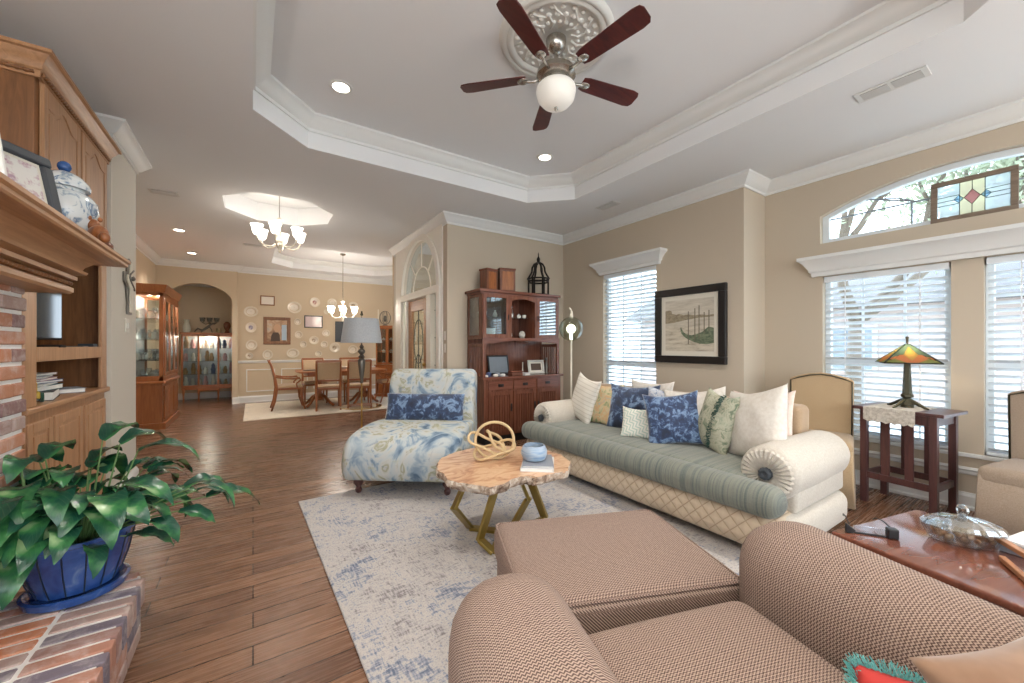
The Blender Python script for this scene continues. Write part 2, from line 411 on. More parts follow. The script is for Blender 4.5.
    def motif(name, c1, c2):
        m = mat(name, '#ddd2bd', .22); T = NT(m); x = T.xyz(T.co()); r = T.math('SQRT', T.math('ADD', T.math('MULTIPLY', x[0], x[0]), T.math('MULTIPLY', x[2], x[2])))
        n = T.noise(T.co(), 26, 3, .6)
        inn = T.ramp(n, [(.45, c1), (.6, c2)])
        T.col(T.mix(T.ramp(r, [(.045, '#ffffff'), (.055, '#000000')]), '#dfd4c2', inn))
    motif('plate_rose', '#93524a', '#dcc9b8'); motif('plate_mauve', '#6f6378', '#b9aeb2'); motif('plate_brown', '#8d7358', '#d9cdb8')
    # pictures
    m = mat('gondola_print', '#b5a890', .6); T = NT(m); g = T.xyz(T.co(kind='Object')); n = T.noise(T.co((1, 2, 6)), 5, 5, .7)
    T.col(T.mix(T.ramp(T.math('ADD', g[2], T.math('MULTIPLY', n, .05)), [(.43, '#000000'), (.47, '#ffffff')]),
        T.ramp(n, [(.3, '#8a8070'), (.5, '#c3b9a6'), (.7, '#d6cdbb')]), T.ramp(n, [(.35, '#b3aa99'), (.65, '#cfc7b8')])))
    mat('print_dark', '#6b6455', .7)
    for nme, c1, c2, sc_ in (('print_mid', '#a0937c', '#7f735d', 30), ('print_green', '#7c866c', '#4f5b48', 16)):
        m = mat(nme, c1, .7); T = NT(m); T.col(T.ramp(T.noise(T.co((1, 1, 2)), sc_, 5, .7, .6), [(.38, c2), (.62, c1)]))
    m = mat('portrait_print', '#a08770', .5); T = NT(m); n = T.noise(T.co(), 4, 4, .6, .5); T.col(T.ramp(n, [(.35, '#6b4f3c'), (.5, '#b08c6c'), (.62, '#c9b39a'), (.75, '#8295a4')]))
    mat('pale_print', '#ded6c8', .3); mat('pink_print', '#c6aba4', .15)
    mat('portrait_skin', '#c79f7f', .6); mat('portrait_dark', '#4c3b30', .6); mat('pane_blue', '#a9bccb', .5)
    m = mat('floral_print', '#d6d2cc', .7); T = NT(m); n = T.noise(T.co(), 22, 3, .6); T.col(T.ramp(n, [(.5, '#d9d6d0'), (.6, '#b896a0'), (.68, '#7d86a0')]))
    # stained glass colours
    def sg(name, c, a=.75, e=0):
        m = bpy.data.materials.new(name); m.use_nodes = True; t = m.node_tree
        for n in list(t.nodes): t.nodes.remove(n)
        o = t.nodes.new('ShaderNodeOutputMaterial'); tr = t.nodes.new('ShaderNodeBsdfTranslucent'); tp = t.nodes.new('ShaderNodeBsdfTransparent'); mx = t.nodes.new('ShaderNodeMixShader')
        gl = t.nodes.new('ShaderNodeBsdfDiffuse'); m2 = t.nodes.new('ShaderNodeMixShader')
        for q in (tr, tp, gl): q.inputs[0].default_value = srgb(c)
        mx.inputs[0].default_value = a; m2.inputs[0].default_value = .25
        t.links.new(tr.outputs[0], m2.inputs[1]); t.links.new(gl.outputs[0], m2.inputs[2])
        t.links.new(tp.outputs[0], mx.inputs[1]); t.links.new(m2.outputs[0], mx.inputs[2]); t.links.new(mx.outputs[0], o.inputs[0]); MATS[name] = m
    sg('sg_clear', '#eef3f5', .3); sg('sg_yellow', '#f3eedb', .35); sg('sg_red', '#dcb9c2', .35); sg('sg_blue', '#c2dcea', .4)
    sg('sg_green', '#a9ad78', .9); sg('sg_orange', '#d3a07a', .9); sg('sg_amber', '#cdb57c', .9); sg('sg_teal', '#8f9f8c', .9)
    wood('weathered', '#8d7c6b', '#6c5d50', 'x', 8, .8); mat('lead', '#33342f', .5, .5); mat('mortar', '#eeebe6', .9)
    # outdoors
    mat('bounce_ground', '#d6d4cc', .95); mat('house_brick', '#c4b0a7', .9); mat('house_roof', '#7b7470', .9); mat('bark', '#7d6f60', .9); mat('foliage', '#a4a98c', .8)
    mat('outdoor_trim', '#d8d8d4', .7)
build_mats()

# ================================================================== SETTING
def prism_holes(outer, holes, a, b, plane):
    """solid slab with holes: outer and holes are 2D loops"""
    bb = B()
    def P(u, v, h): return {'xy': (u, v, h), 'xz': (u, h, v), 'yz': (h, u, v)}[plane]
    layers = []
    for h in (a, b):
        es = []; L = []
        for loop in [outer] + holes:
            vs_ = [bb.m.verts.new(P(u, v, h)) for u, v in loop]; L.append(vs_)
            for i in range(len(vs_)): es.append(bb.m.edges.new((vs_[i], vs_[(i + 1) % len(vs_)])))
        bmesh.ops.triangle_fill(bb.m, use_beauty=True, use_dissolve=False, edges=es)
        layers.append(L)
    for l0, l1 in zip(*layers):
        n = len(l0)
        for i in range(n): bb.m.faces.new((l0[i], l0[(i + 1) % n], l1[(i + 1) % n], l1[i]))
    return bb
def sweep(path, prof, closed=False, side=1):
    """sweep a profile (offset from wall, z) along a 2D path; side=+1 puts it on the right of travel"""
    bb = B(); n = len(path); rings = []
    for i in range(n):
        p = Vector(path[i])
        def nrm(a, b):
            d = (Vector(b) - Vector(a)).normalized(); return Vector((d.y, -d.x)) * side
        if closed or 0 < i < n - 1:
            n1 = nrm(path[i - 1], path[i]); n2 = nrm(path[i], path[(i + 1) % n]); m = (n1 + n2) / (1 + n1.dot(n2))
        elif i == 0: m = nrm(path[0], path[1])
        else: m = nrm(path[-2], path[-1])
        rings.append([(p.x + m.x * o, p.y + m.y * o, z) for o, z in prof])
    bb.rings(rings, cap=not closed, closed=closed); return bb
def crown_prof(z, h=.13, d=.10):
    return [(0, z), (d, z), (d, z - .02), (d * .85, z - .03), (d * .62, z - h * .45), (d * .3, z - h * .75), (d * .15, z - h * .8), (d * .15, z - h), (0, z - h)]
def base_prof(h=.15, d=.018): return [(0, 0), (d + .012, 0), (d + .012, .02), (d, .03), (d, h - .03), (d * .5, h - .01), (d * .4, h), (0, h)]
def rail_prof(z): return [(0, z), (.02, z), (.03, z - .015), (.018, z - .03), (.018, z - .05), (.008, z - .06), (0, z - .06)]

XW, XP, YH, YJ = 4.68, 4.22, 4.84, 2.03
def tray_poly(x0, y0, x1, y1, c): return [(x0 + c, y0), (x1 - c, y0), (x1, y0 + c), (x1, y1 - c), (x1 - c, y1), (x0 + c, y1), (x0, y1 - c), (x0, y0 + c)]
TRAY = tray_poly(0, 0.0, 3.235, 3.91, .41); OCT = tray_poly(-.3, 5.36, .9, 6.54, .35); DTR = tray_poly(.33, 7.85, 2.98, 10.15, .42)
struct(B().box(-6, -4, -.1, 5.2, 13, 0).obj('floor', 'floor_planks'))
struct(prism_holes([(-6, -4), (5.2, -4), (5.2, 13), (-6, 13)], [TRAY, OCT, DTR], 3.05, 3.40, 'xy').obj('ceiling', 'ceiling_paint'))
cl = B(); cl.box(-.2, -.2, 3.33, 3.45, 4.1, 3.39); struct(cl.obj('ceiling_tray', 'ceiling_paint'))
cl = B(); cl.box(-.4, 5.25, 3.30, 1.0, 6.65, 3.38); struct(cl.obj('ceiling_foyer', 'ceiling_paint'))
cl = B(); cl.box(.2, 7.7, 3.27, 3.1, 10.3, 3.36); struct(cl.obj('ceiling_dining', 'ceiling_paint'))
struct(sweep(TRAY[::-1], crown_prof(3.33, .13, .11), True).obj('trim_1', 'trim_white', smooth=30))
struct(sweep(DTR[::-1], crown_prof(3.27, .10, .09), True).obj('trim_2', 'trim_white', smooth=30))
# walls
struct(B().box(2.17, YH, 0, 4.4, YH + .13, 3.06).obj('wall_hutch', 'wall_beige'))
W1 = (3.08, 3.97, .57, 2.30)
def rect(a, b, c, d): return [(a, c), (b, c), (b, d), (a, d)]
struct(prism_holes(rect(YJ + .001, YH + .13, 0, 3.06), [rect(*W1)], XP, XP + .15, 'yz').obj('wall_picture', 'wall_beige'))
struct(B().box(XP + .001, YJ, 0, XW + .15, YJ + .14, 3.06).obj('wall_jog', 'wall_beige'))
W2 = (.66, 1.51, .44, 1.96); W3 = (-.36, .49, .44, 1.96)
def archloop(y0, y1, zb, zs, zt, n=16):
    c = (y0 + y1) / 2; h = (y1 - y0) / 2
    return [(y0, zb), (y1, zb)] + [(c + h * cos(pi * i / n), zs + (zt - zs) * sin(pi * i / n)) for i in range(n + 1)]
def segarch(y0, y1, zb, zs, zt, n=20):
    c = (y0 + y1) / 2; h = (y1 - y0) / 2; r = (zt - zs); R = (h * h + r * r) / (2 * r); zc = zt - R; a = math.asin(h / R)
    return [(y0, zb), (y1, zb)] + [(c + R * sin(a - 2 * a * i / n), zc + R * cos(a - 2 * a * i / n)) for i in range(n + 1)]
ARCH = segarch(-.38, 1.53, 2.29, 2.56, 2.77)
struct(prism_holes(rect(-2.6, YJ + .14, 0, 3.06), [rect(*W2), rect(*W3), ARCH, rect(-2.2, -1.0, .44, 1.96)], XW, XW + .15, 'yz').obj('wall_window', 'wall_beige'))
# foyer wall with the arched doorway
opn = archloop(5.10, 6.68, -.02, 2.14, 2.93, 24)
op2 = [(YH + .13, 0), (5.10, 0)] + [(y, z) for y, z in archloop(5.10, 6.68, 0, 2.14, 2.93, 24)[2:]][::-1] + [(6.68, 0), (7.2, 0), (7.2, 3.06), (YH + .13, 3.06)]
struct(B().prism(op2, 2.17, 2.31, 'yz').obj('wall_foyer', 'wall_pale'))
struct(B().box(2.17, 7.2, 0, 4.3, 7.3, 3.06).obj('wall_hall', 'wall_dining'))
# pier + left side
struct(B().box(-1.64, 4.30, 0, -.93, 5.08, 3.06).obj('wall_pier', 'wall_pale'))
struct(B().box(-1.79, 5.08, 0, -1.64, 12.1, 3.06).obj('wall_left', 'wall_dining'))
struct(B().box(-1.80, .3, 0, -1.64, 5.08, 3.06).obj('wall_fireplace', 'wall_beige'))
# dining far wall and arch
c = -.95; h = .565
pts = [(-1.64, 0), (c - h, 0), (c - h, 2.28)] + [(c - h * cos(pi * i / 20), 2.28 + .33 * sin(pi * i / 20) ** 1.35) for i in range(1, 20)] + [(c + h, 2.28), (c + h, 0), (-.28, 0), (-.28, 3.06), (-1.64, 3.06)]
struct(B().prism(pts, 10.55, 10.66, 'xz').obj('wall_arch', 'wall_dining'))
struct(B().box(-.38, 10.65, 0, 4.4, 10.8, 3.06).obj('wall_far', 'wall_dining'))
struct(B().box(-.38, 10.8, 0, -.25, 12.1, 3.06).obj('wall_niche_right', 'wall_dining'))
struct(B().box(-1.79, 12.1, 0, -.25, 12.25, 3.06).obj('wall_niche', 'wall_dining'))
struct(B().box(-1.64, 10.66, 2.72, -.38, 12.1, 2.8).obj('ceiling_niche', 'ceiling_paint'))
D1 = rect(8.3, 9.9, .5, 2.3); D2 = rect(5.3, 6.6, .5, 2.3)  # unseen window openings added to light the dining room and hall
struct(prism_holes(rect(YH, 10.8, 0, 3.06), [D1, D2], 4.3, 4.42, 'yz').obj('wall_dining_right', 'wall_dining'))
# unseen side behind the camera; its big window openings are added for fill light
struct(prism_holes(rect(-3.6, 4.83, 0, 3.06), [rect(-3.2, -.4, .25, 2.6), rect(.1, 1.9, .25, 2.6), rect(2.3, 4.3, .25, 2.6)], -2.72, -2.6, 'xz').obj('wall_back', 'wall_beige'))
struct(prism_holes(rect(-2.6, .4, 0, 3.06), [rect(-2.2, 0, .25, 2.6)], -3.6, -3.48, 'yz').obj('wall_kitchen', 'wall_beige'))
struct(B().box(-3.6, .3, 0, -1.64, .42, 3.06).obj('wall_side', 'wall_beige'))
# crown mouldings
struct(sweep([(2.17, 7.2), (2.17, YH), (XP, YH), (XP, YJ), (XW, YJ), (XW, -2.6)], crown_prof(3.05)).obj('trim_3', 'trim_white', smooth=30))
struct(sweep([(-1.64, 4.30), (-.93, 4.30), (-.93, 5.08), (-1.64, 5.08), (-1.64, 10.55), (-.28, 10.55), (-.28, 10.65), (4.3, 10.65)], crown_prof(3.05)).obj('trim_4', 'trim_white', smooth=30))
# baseboards
struct(sweep([(2.17, 5.0), (2.17, YH), (XP, YH), (XP, YJ), (XW, YJ), (XW, -2.6)], base_prof(.13)).obj('baseboard_right', 'trim_white'))
struct(sweep([(XW, YJ), (XW, -2.6)], rail_prof(.33)).obj('trim_5', 'trim_white'))
struct(sweep([(-.93, 4.30), (-.93, 5.08), (-1.64, 5.08), (-1.64, 10.55), (-1.52, 10.55)], base_prof(.13)).obj('baseboard_left', 'trim_white'))
struct(sweep([(-.38, 10.55), (-.28, 10.55), (-.28, 10.65), (4.3, 10.65)], base_prof(.15)).obj('baseboard_far', 'trim_white'))
struct(sweep([(-1.64, 12.1), (-.38, 12.1)], base_prof(.15)).obj('baseboard_niche', 'trim_white'))
struct(sweep([(-.28, 10.65), (4.3, 10.65)], rail_prof(.95)).obj('trim_6', 'trim_white'))
# wainscot panels on the far wall
k = 7
for i, x0 in enumerate((-.13, .55, 1.23, 1.91, 2.59, 3.27)):
    b = B(); x1 = x0 + .56; z0, z1 = .24, .75; t = .022
    for a in ((x0, z0, x1, z0 + t), (x0, z1 - t, x1, z1), (x0, z0 + t, x0 + t, z1 - t), (x1 - t, z0 + t, x1, z1 - t)):
        b.box(a[0], 10.635, a[1], a[2], 10.652, a[3])
    struct(b.obj('trim_%d' % k, 'trim_white', bevel=.004)); k += 1

# windows, blinds, valances
def window(n, y0, y1, z0, z1, x, muntins=True, meet=None):
    f = B(); d0, d1 = x + .07, x + .13; t = .045
    f.box(d0, y0, z0, d1, y0 + t, z1).box(d0, y1 - t, z0, d1, y1, z1).box(d0, y0 + t, z0, d1, y1 - t, z0 + t).box(d0, y0 + t, z1 - t, d1, y1 - t, z1)
    zm = meet or (z0 + z1) / 2
    f.box(d0, y0 + t, zm - .03, d1, y1 - t, zm + .03)
    o = struct(f.obj('window_%d' % n, 'pvc_white', bevel=.004))
    struct(B().box(x + .095, y0 + t, z0 + t, x + .101, y1 - t, z1 - t).obj('glass', 'pane', o))
    if muntins:
        g = B(); w_ = (y1 - y0)
        for i in (1, 2):
            for za, zb in ((z0 + t, zm - .03), (zm + .03, z1 - t)): g.box(x + .085, y0 + w_ * i / 3 - .009, za, x + .094, y0 + w_ * i / 3 + .009, zb)
        struct(g.obj('muntins', 'pvc_white', o))
    return o
window(1, *W1, XP, meet=1.03); window(2, *W2, XW, meet=1.12); window(3, *W3, XW, meet=1.12)
# arched transom window
def ring_loop(out, inn, a, b):
    return prism_holes(out, [inn], a, b, 'yz')
ain = segarch(-.325, 1.475, 2.335, 2.54, 2.72)
o = struct(ring_loop(ARCH, ain, XW + .06, XW + .12).obj('window_4', 'pvc_white', bevel=.004))
struct(B().prism(ain, XW + .095, XW + .10, 'yz').obj('glass', 'pane', o))
g = B(); cy = .575
g.box(XW + .08, .25, 2.52, XW + .09, 1.47, 2.533)
g.box(XW + .08, -.32, 2.52, XW + .09, .25, 2.533)
for yy in (.9, .25): g.box(XW + .08, yy - .006, 2.34, XW + .09, yy + .006, 2.52)
for sg_ in (-1, 1):
    g.tube([(XW + .085, cy + sg_ * (.32 + .56 * (1 - cos(t * .17))) , 2.52 + .0 * t + .17 * sin(t * .12)) for t in range(9)], .006, 6)
    g.bar((XW + .085, cy + sg_ * .30, 2.53), (XW + .085, cy + sg_ * .72, 2.68), .012, .012)
struct(g.obj('muntins', 'sky_grey', o))
def blind(y0, y1, z0, z1, x, label):
    t = thing('window_blind', label, 'blind', (x, (y0 + y1) / 2, z0)); W = (y1 - y0) - .02; H = z1 - z0
    s = B(); n = int((H - .09) / .056); a = radians(24)
    for i in range(n):
        z = .05 + i * .056
        s.bar((0, -W / 2 + .008, z), (0, W / 2 - .008, z), .058, .0035, (sin(a), 0, cos(a)))
    s.obj('slats', 'blind_white', t)
    B().box(-.032, -W / 2, H - .055, .032, W / 2, H - .002).obj('head_rail', 'blind_white', t, bevel=.004)
    B().box(-.03, -W / 2, .004, .03, W / 2, .026).obj('bottom_rail', 'blind_white', t, bevel=.004)
    c = B()
    for yy in (-W * .3, W * .3):
        c.box(-.034, yy - .004, .02, -.0325, yy + .004, H - .05)
    c.obj('ladder_tape', 'blind_white', t)
    return t
blind(W1[0], W1[1], W1[2], W1[3] + 0, XP + .035, 'white slatted blind in the tall window left of the gondola picture')
blind(W2[0], W2[1], W2[2], W2[3], XW + .035, 'white slatted blind in the window directly behind the stained glass lamp')
blind(W3[0], W3[1], W3[2], W3[3], XW + .035, 'white slatted blind in the rightmost window, above the right slipcovered chair')
def valance(n, y0, y1, z0, x, h=.16, d=.12):
    pr = [(0, z0), (.025, z0), (.03, z0 + .035), (.045, z0 + .045), (.05, z0 + .07), (.085, z0 + h * .68), (d - .01, z0 + h * .8), (d, z0 + h * .84), (d, z0 + h), (0, z0 + h)]
    # mitred returns at both ends
    i = .02
    path = [(x + .0, y1 - .13), (x - .02, y1 - .13), (x - .02, y0 + .13), (x, y0 + .13)]
    struct(sweep(path, pr).obj('trim_%d' % n, 'trim_white', smooth=30))
valance(20, 2.91, 4.12, 2.30, XP - .0, .17, .12)
valance(21, -.62, 1.69, 1.965, XW, .19, .12)
# window stools
struct(B().box(XP - .03, W1[0] - .04, W1[2] - .03, XP + .07, W1[1] + .04, W1[2] + .0).obj('window_sill', 'trim_white', bevel=.005))
struct(B().box(XW - .03, W3[0] - .04, W2[2] - .03, XW + .07, W2[1] + .04, W2[2] - .0).obj('window_sill', 'trim_white', bevel=.005))
# foyer door inside the arched opening
dp = 2.16
wv = B()
wv.prism(rect(5.10, 6.68, 2.03, 2.14), dp - .03, dp + .12, 'yz')
for a, b_ in ((5.10, 5.17), (5.36, 5.53), (6.42, 6.50), (6.62, 6.68)): wv.prism(rect(a, b_, 0, 2.03), dp - .02, dp + .11, 'yz')
for a, b_ in ((5.17, 5.36), (6.50, 6.62)): wv.prism(rect(a, b_, 0, .25), dp, dp + .1, 'yz')
wv.prism(rect(5.53, 6.42, 2.02, 2.03), dp, dp + .1, 'yz')
# casing around the arch and pilasters
ao = archloop(5.02, 6.76, 0, 2.14, 3.01, 24)[2:]; ai = archloop(5.12, 6.66, 0, 2.14, 2.91, 24)[2:]
wv.prism(ao + ai[::-1], dp - .035, dp + .012, 'yz')
wv.prism(rect(5.02, 5.11, 0, 2.14), dp - .035, dp + .012, 'yz'); wv.prism(rect(6.67, 6.76, 0, 2.14), dp - .035, dp + .012, 'yz')
# white panelling that fills up to the crown
pan = [(4.97, 0), (5.11, 0)] + archloop(5.11, 6.67, 0, 2.14, 2.92, 24)[2:][::-1] + [(6.67, 0), (7.05, 0), (7.05, 3.0), (4.97, 3.0)]
wv.prism(pan, dp - .010, dp + .011, 'yz')
dr = struct(wv.obj('door_frame', 'door_white', bevel=.004))
dr['label'] = 'white arched door surround'
ar = archloop(5.14, 6.64, 2.14, 2.14, 2.89, 24)
struct(B().prism(ar, dp + .05, dp + .056, 'yz').obj('transom_glass', 'pane', dr))
g = B(); cy_ = 5.89
g.tube([(dp + .045, cy_ + .38 * cos(pi * i / 20), 2.14 + .38 * sin(pi * i / 20)) for i in range(21)], .010, 6)
for a in (45, 90, 135): g.bar((dp + .045, cy_ + .38 * cos(radians(a)), 2.14 + .38 * sin(radians(a))), (dp + .045, cy_ + .75 * cos(radians(a)), 2.14 + .75 * sin(radians(a))), .018, .018)
struct(g.obj('transom_muntins', 'door_white', dr))
struct(B().prism(rect(5.17, 5.36, .25, 2.03), dp + .05, dp + .056, 'yz').obj('sidelight_glass', 'cab_glass', dr))
struct(B().prism(rect(6.50, 6.62, .25, 2.03), dp + .05, dp + .056, 'yz').obj('sidelight_glass', 'cab_glass', dr))
g = B()
for yy in (5.235, 5.30, 6.56):
    g.box(dp + .043, yy - .004, .25, dp + .05, yy + .004, 2.03)
for z in (.6, 1.0, 1.4, 1.8): g.box(dp + .043, 5.17, z - .004, dp + .05, 5.36, z + .004); g.box(dp + .043, 6.5, z - .004, dp + .05, 6.62, z + .004)
struct(g.obj('leading', 'lead', dr))
dd = B(); y0, y1 = 5.54, 6.41
dd.prism(rect(y0, y0 + .17, .01, 2.01), dp + .01, dp + .055, 'yz').prism(rect(y1 - .17, y1, .01, 2.01), dp + .01, dp + .055, 'yz')
dd.prism(rect(y0 + .17, y1 - .17, 1.84, 2.01), dp + .01, dp + .055, 'yz').prism(rect(y0 + .17, y1 - .17, .01, .32), dp + .01, dp + .055, 'yz')
d1 = struct(dd.obj('door_1', 'oak', bevel=.006))
struct(B().prism(rect(y0 + .17, y1 - .17, .32, 1.84), dp + .03, dp + .036, 'yz').obj('door_glass', 'cab_glass', d1))
g = B(); ym = (y0 + y1) / 2
g.tube([(dp + .025, ym + .2 * cos(2 * pi * i / 24), 1.35 + .35 * sin(2 * pi * i / 24)) for i in range(24)], .006, 5, True)
g.tube([(dp + .025, ym + .13 * cos(2 * pi * i / 24), .85 + .3 * sin(2 * pi * i / 24)) for i in range(24)], .006, 5, True)
g.box(dp + .02, ym - .005, .32, dp + .03, ym + .005, 1.84)
struct(g.obj('leading', 'lead', d1))
struct(B().ball((dp - .02, y0 + .07, 1.0), .028).cyl((dp - .02, y0 + .07, 1.0), (dp + .01, y0 + .07, 1.0), .012).obj('door_knob', 'brass', d1, smooth=True))
# outdoors
struct(B().box(-30, -30, -.5, 60, 40, -.35).obj('ground', 'bounce_ground'))  # ground colour made pale to bounce daylight up to the ceilings

# ================================================================== HEARTH, FIREPLACE, BUILT-INS
hz = .24
hp = [(-1.64, .6), (-.41, .6), (-.41, 2.41), (-.53, 2.53), (-.84, 2.58), (-1.64, 2.58)]
h = struct(B().prism([(-1.6, .62), (-.425, .62), (-.425, 2.405), (-.54, 2.515), (-1.6, 2.515)], 0, .236, 'xy').obj('hearth', 'mortar'))
# rowlock bricks laid over the hearth: each a shaped block set in pale mortar
def brick_mats():
    out = []
    for i, c_ in enumerate(('#8d6c68', '#ab7a67', '#b98063', '#776d78', '#96736b', '#c07d58', '#ad9288')):
        m = mat('brick_%d' % i, c_, .85); T = NT(m); n = T.noise(T.co(), 11, 6, .7, .6); n2 = T.noise(T.co(), 60, 2, .6)
        T.col(T.mix(T.ramp(n, [(.47, '#000000'), (.68, '#b0b0b0')]), c_, '#d9d0ca')); T.bump(T.math('ADD', n, T.math('MULTIPLY', n2, .4)), .5, .008); out.append(m.name)
    return out
BM = brick_mats()
def brick_field(parent, name, boxes):
    grp = {}
    for bx in boxes:
        m = random.choice(BM); grp.setdefault(m, B()).box(*bx)
    for m, b in grp.items():
        o = b.obj(name, m, parent, bevel=.006); o['kind'] = 'structure'
bx = []
y = .64
while y < 2.50:
    y1 = y + .056
    for (a, b_) in ((-.62, -.405), (-.84, -.632), (-1.06, -.852)):
        if a == -.62 and y1 > 2.42:
            b_ = -.405 - (y1 - 2.42) * 1.1
        bx.append((a + random.uniform(0, .003), y, .135 if b_ > -.5 else .2, b_, y1, .24 + random.uniform(0, .004)))
    y = y1 + .017
y = .64
while y < 2.3:
    bx.append((-.5, y, .07, -.408 + random.uniform(-.003, .003), y + .2, .128)); bx.append((-.5, y, .005, -.408, y + .2, .062)); y += .211
brick_field(h, 'hearth_brick', bx)
fp = struct(B().box(-1.64, .62, .236, -.852, 2.635, 1.60).obj('wall_chimney', 'mortar'))
bx = []; r = 0; z = .25
while z < 1.56:
    y = 2.642 - (.205 if r % 2 == 0 else .1)
    first = True
    yy1 = 2.642
    while y > .9:
        bx.append((-.95, y, z, -.84 + random.uniform(-.004, .003), yy1, z + .056)); yy1 = y - .017; y = yy1 - .2
    r += 1; z += .074
brick_field(fp, 'chimney_brick', bx)
# mantel
mt = thing('mantel', 'long golden oak fireplace mantel with stepped crown moulding above the brick', 'mantel', (-.84, 2.64, 1.53))
def mlay(name, prof, y0=1.0, m='oak', parent=mt):
    # profile (projection from brick face, height); mitred return round the right end
    path = [(0, y0 - 2.64), (0, 0), (-.2, 0)]
    return sweep(path, prof, side=1).obj(name, m, parent, smooth=30)
mlay('frieze', [(0, 0), (.105, 0), (.115, .01), (.115, .03), (.10, .038), (.10, .06), (0, .06)])
mlay('bed_moulding', [(0, .06), (.10, .06), (.125, .068), (.125, .085), (.115, .09), (.15, .10), (.155, .112), (0, .112)])
mlay('cove', [(0, .112), (.135, .112), (.145, .135), (.17, .16), (.195, .172), (0, .172)])
mlay('shelf', [(0, .172), (.268, .172), (.275, .178), (.275, .19), (.285, .196), (.285, .21), (.278, .216), (0, .216)])
rp = B(); yy = 1.0 - 2.64; i = 0
pts = []
while yy < .10: pts.append((.107, yy, .049)); yy += .008
rp.tube(pts, [.009 + .003 * sin(j * 1.6) for j in range(len(pts))], 8)
rp.obj('rope_moulding', 'oak_dark', mt, smooth=True)
B().box(-.78, 1.0 - 2.64, .216 - .03, .0, .0, .2155).obj('shelf_board', 'oak', mt)
# keep the mantel's hidden mass off the bricks
# tall oak built-in cabinet
cb = thing('built_in_cabinet', 'tall golden oak built-in cabinet with arched upper doors and open television niche', 'cabinet', (-.95, 3.0, 0))
Y0, Y1 = -.06, 1.28   # local y from 2.94 to 4.28
x0 = -.64
base = B(); base.box(x0, Y0, .0, -.012, Y1, .93)
base.obj('base_carcass', 'oak_z', cb, bevel=.004)
B().box(x0, Y0, .93, .02, Y1, .965).obj('counter', 'oak', cb, bevel=.008)
ff = B()
for a, b_ in ((Y0, .10), (1.16, Y1)): ff.box(-.02, a, .965, 0, b_, 2.05)
ff.box(-.02, .10, 1.195, 0, 1.16, 1.275)
ff.box(-.02, .10, 1.98, 0, 1.16, 2.05)
ff.obj('face_frame', 'oak_z', cb, bevel=.003)
ins = B(); ins.box(x0, Y0, .965, x0 + .02, Y1, 2.05).box(x0, Y0, .965, -.02, Y0 + .02, 2.05).box(x0, Y1 - .02, .965, -.02, Y1, 2.05)
ins.obj('back_panel', 'oak_dark', cb)
B().box(x0 + .02, Y0 + .02, 1.245, -.02, Y1 - .02, 1.27).obj('shelf', 'oak', cb)
def raised_door(parent, y0, y1, z0, z1, x=0, arch=False, m='oak_z', name='door', knob=None):
    b = B(); t = .055
    b.box(x, y0, z0, x + .012, y1, z1)
    b.box(x + .012, y0, z0, x + .02, y0 + t, z1).box(x + .012, y1 - t, z0, x + .02, y1, z1).box(x + .012, y0 + t, z0, x + .02, y1 - t, z0 + t)
    if arch:
        n = 20; A = []
        for i in range(n + 1):
            u = i / n; yv = y0 + t + (y1 - y0 - 2 * t) * u
            s_ = max(0, 1 - abs(2 * u - 1) * 1.45); zz = z1 - t - .07 + .06 * (s_ * s_ * (3 - 2 * s_))
            A.append((yv, zz))
        b.prism(A + [(y1 - t, z1), (y0 + t, z1)], x + .012, x + .02, 'yz')
        A2 = [(y0 + t + .02 + (v[0] - y0 - t) * (1 - .04 / (y1 - y0 - 2 * t)), v[1] - .02) for v in A]
        d = b.obj(name, m, parent, bevel=.004)
        B().prism([(y0 + t + .02, z0 + t + .02), (y1 - t - .02, z0 + t + .02)] + A2[::-1], x + .012, x + .018, 'yz').obj('raised_panel', m, d, bevel=.004)
    else:
        b.box(x + .012, y0 + t, z1 - t, x + .02, y1 - t, z1)
        d = b.obj(name, m, parent, bevel=.004)
        B().box(x + .012, y0 + t + .018, z0 + t + .018, x + .018, y1 - t - .018, z1 - t - .018).obj('raised_panel', m, d, bevel=.004)
    return d
for a, b_ in ((-.02, .28), (.30, .74), (.78, 1.22)): raised_door(cb, a, b_, .12, .88, -.011)
up = B(); up.box(x0, .11, 2.05, -.012, Y1, 2.74); up.obj('upper_carcass', 'oak_dark', cb, bevel=.004)
for a, b_ in ((.16, .70), (.73, 1.25)): raised_door(cb, a, b_, 1.98 + .08, 2.72, -.011, True)
cp = [(x0, .11), (0, .11), (0, Y1), (x0, Y1)]
pr = [(0, 2.70), (.012, 2.70), (.014, 2.735), (.022, 2.742), (.024, 2.76), (.038, 2.782), (.052, 2.803), (.056, 2.812), (.07, 2.818), (.07, 2.836), (0, 2.836)]
sweep(cp, pr, side=1).obj('crown', 'oak', cb, smooth=30)
B().box(x0, .11, 2.74, 0, Y1, 2.832).obj('top', 'oak', cb)
rp = B(); pts = [(.018, .11 + i * .008, 2.722) for i in range(146)]
rp.tube(pts, [.010 + .003 * sin(j * 1.6) for j in range(len(pts))], 6)
pts = [(x0 + i * .008, .093, 2.722) for i in range(80)]
rp.tube(pts, [.010 + .003 * sin(j * 1.6) for j in range(len(pts))], 6)
rp.obj('rope_moulding', 'oak_dark', cb, smooth=True)
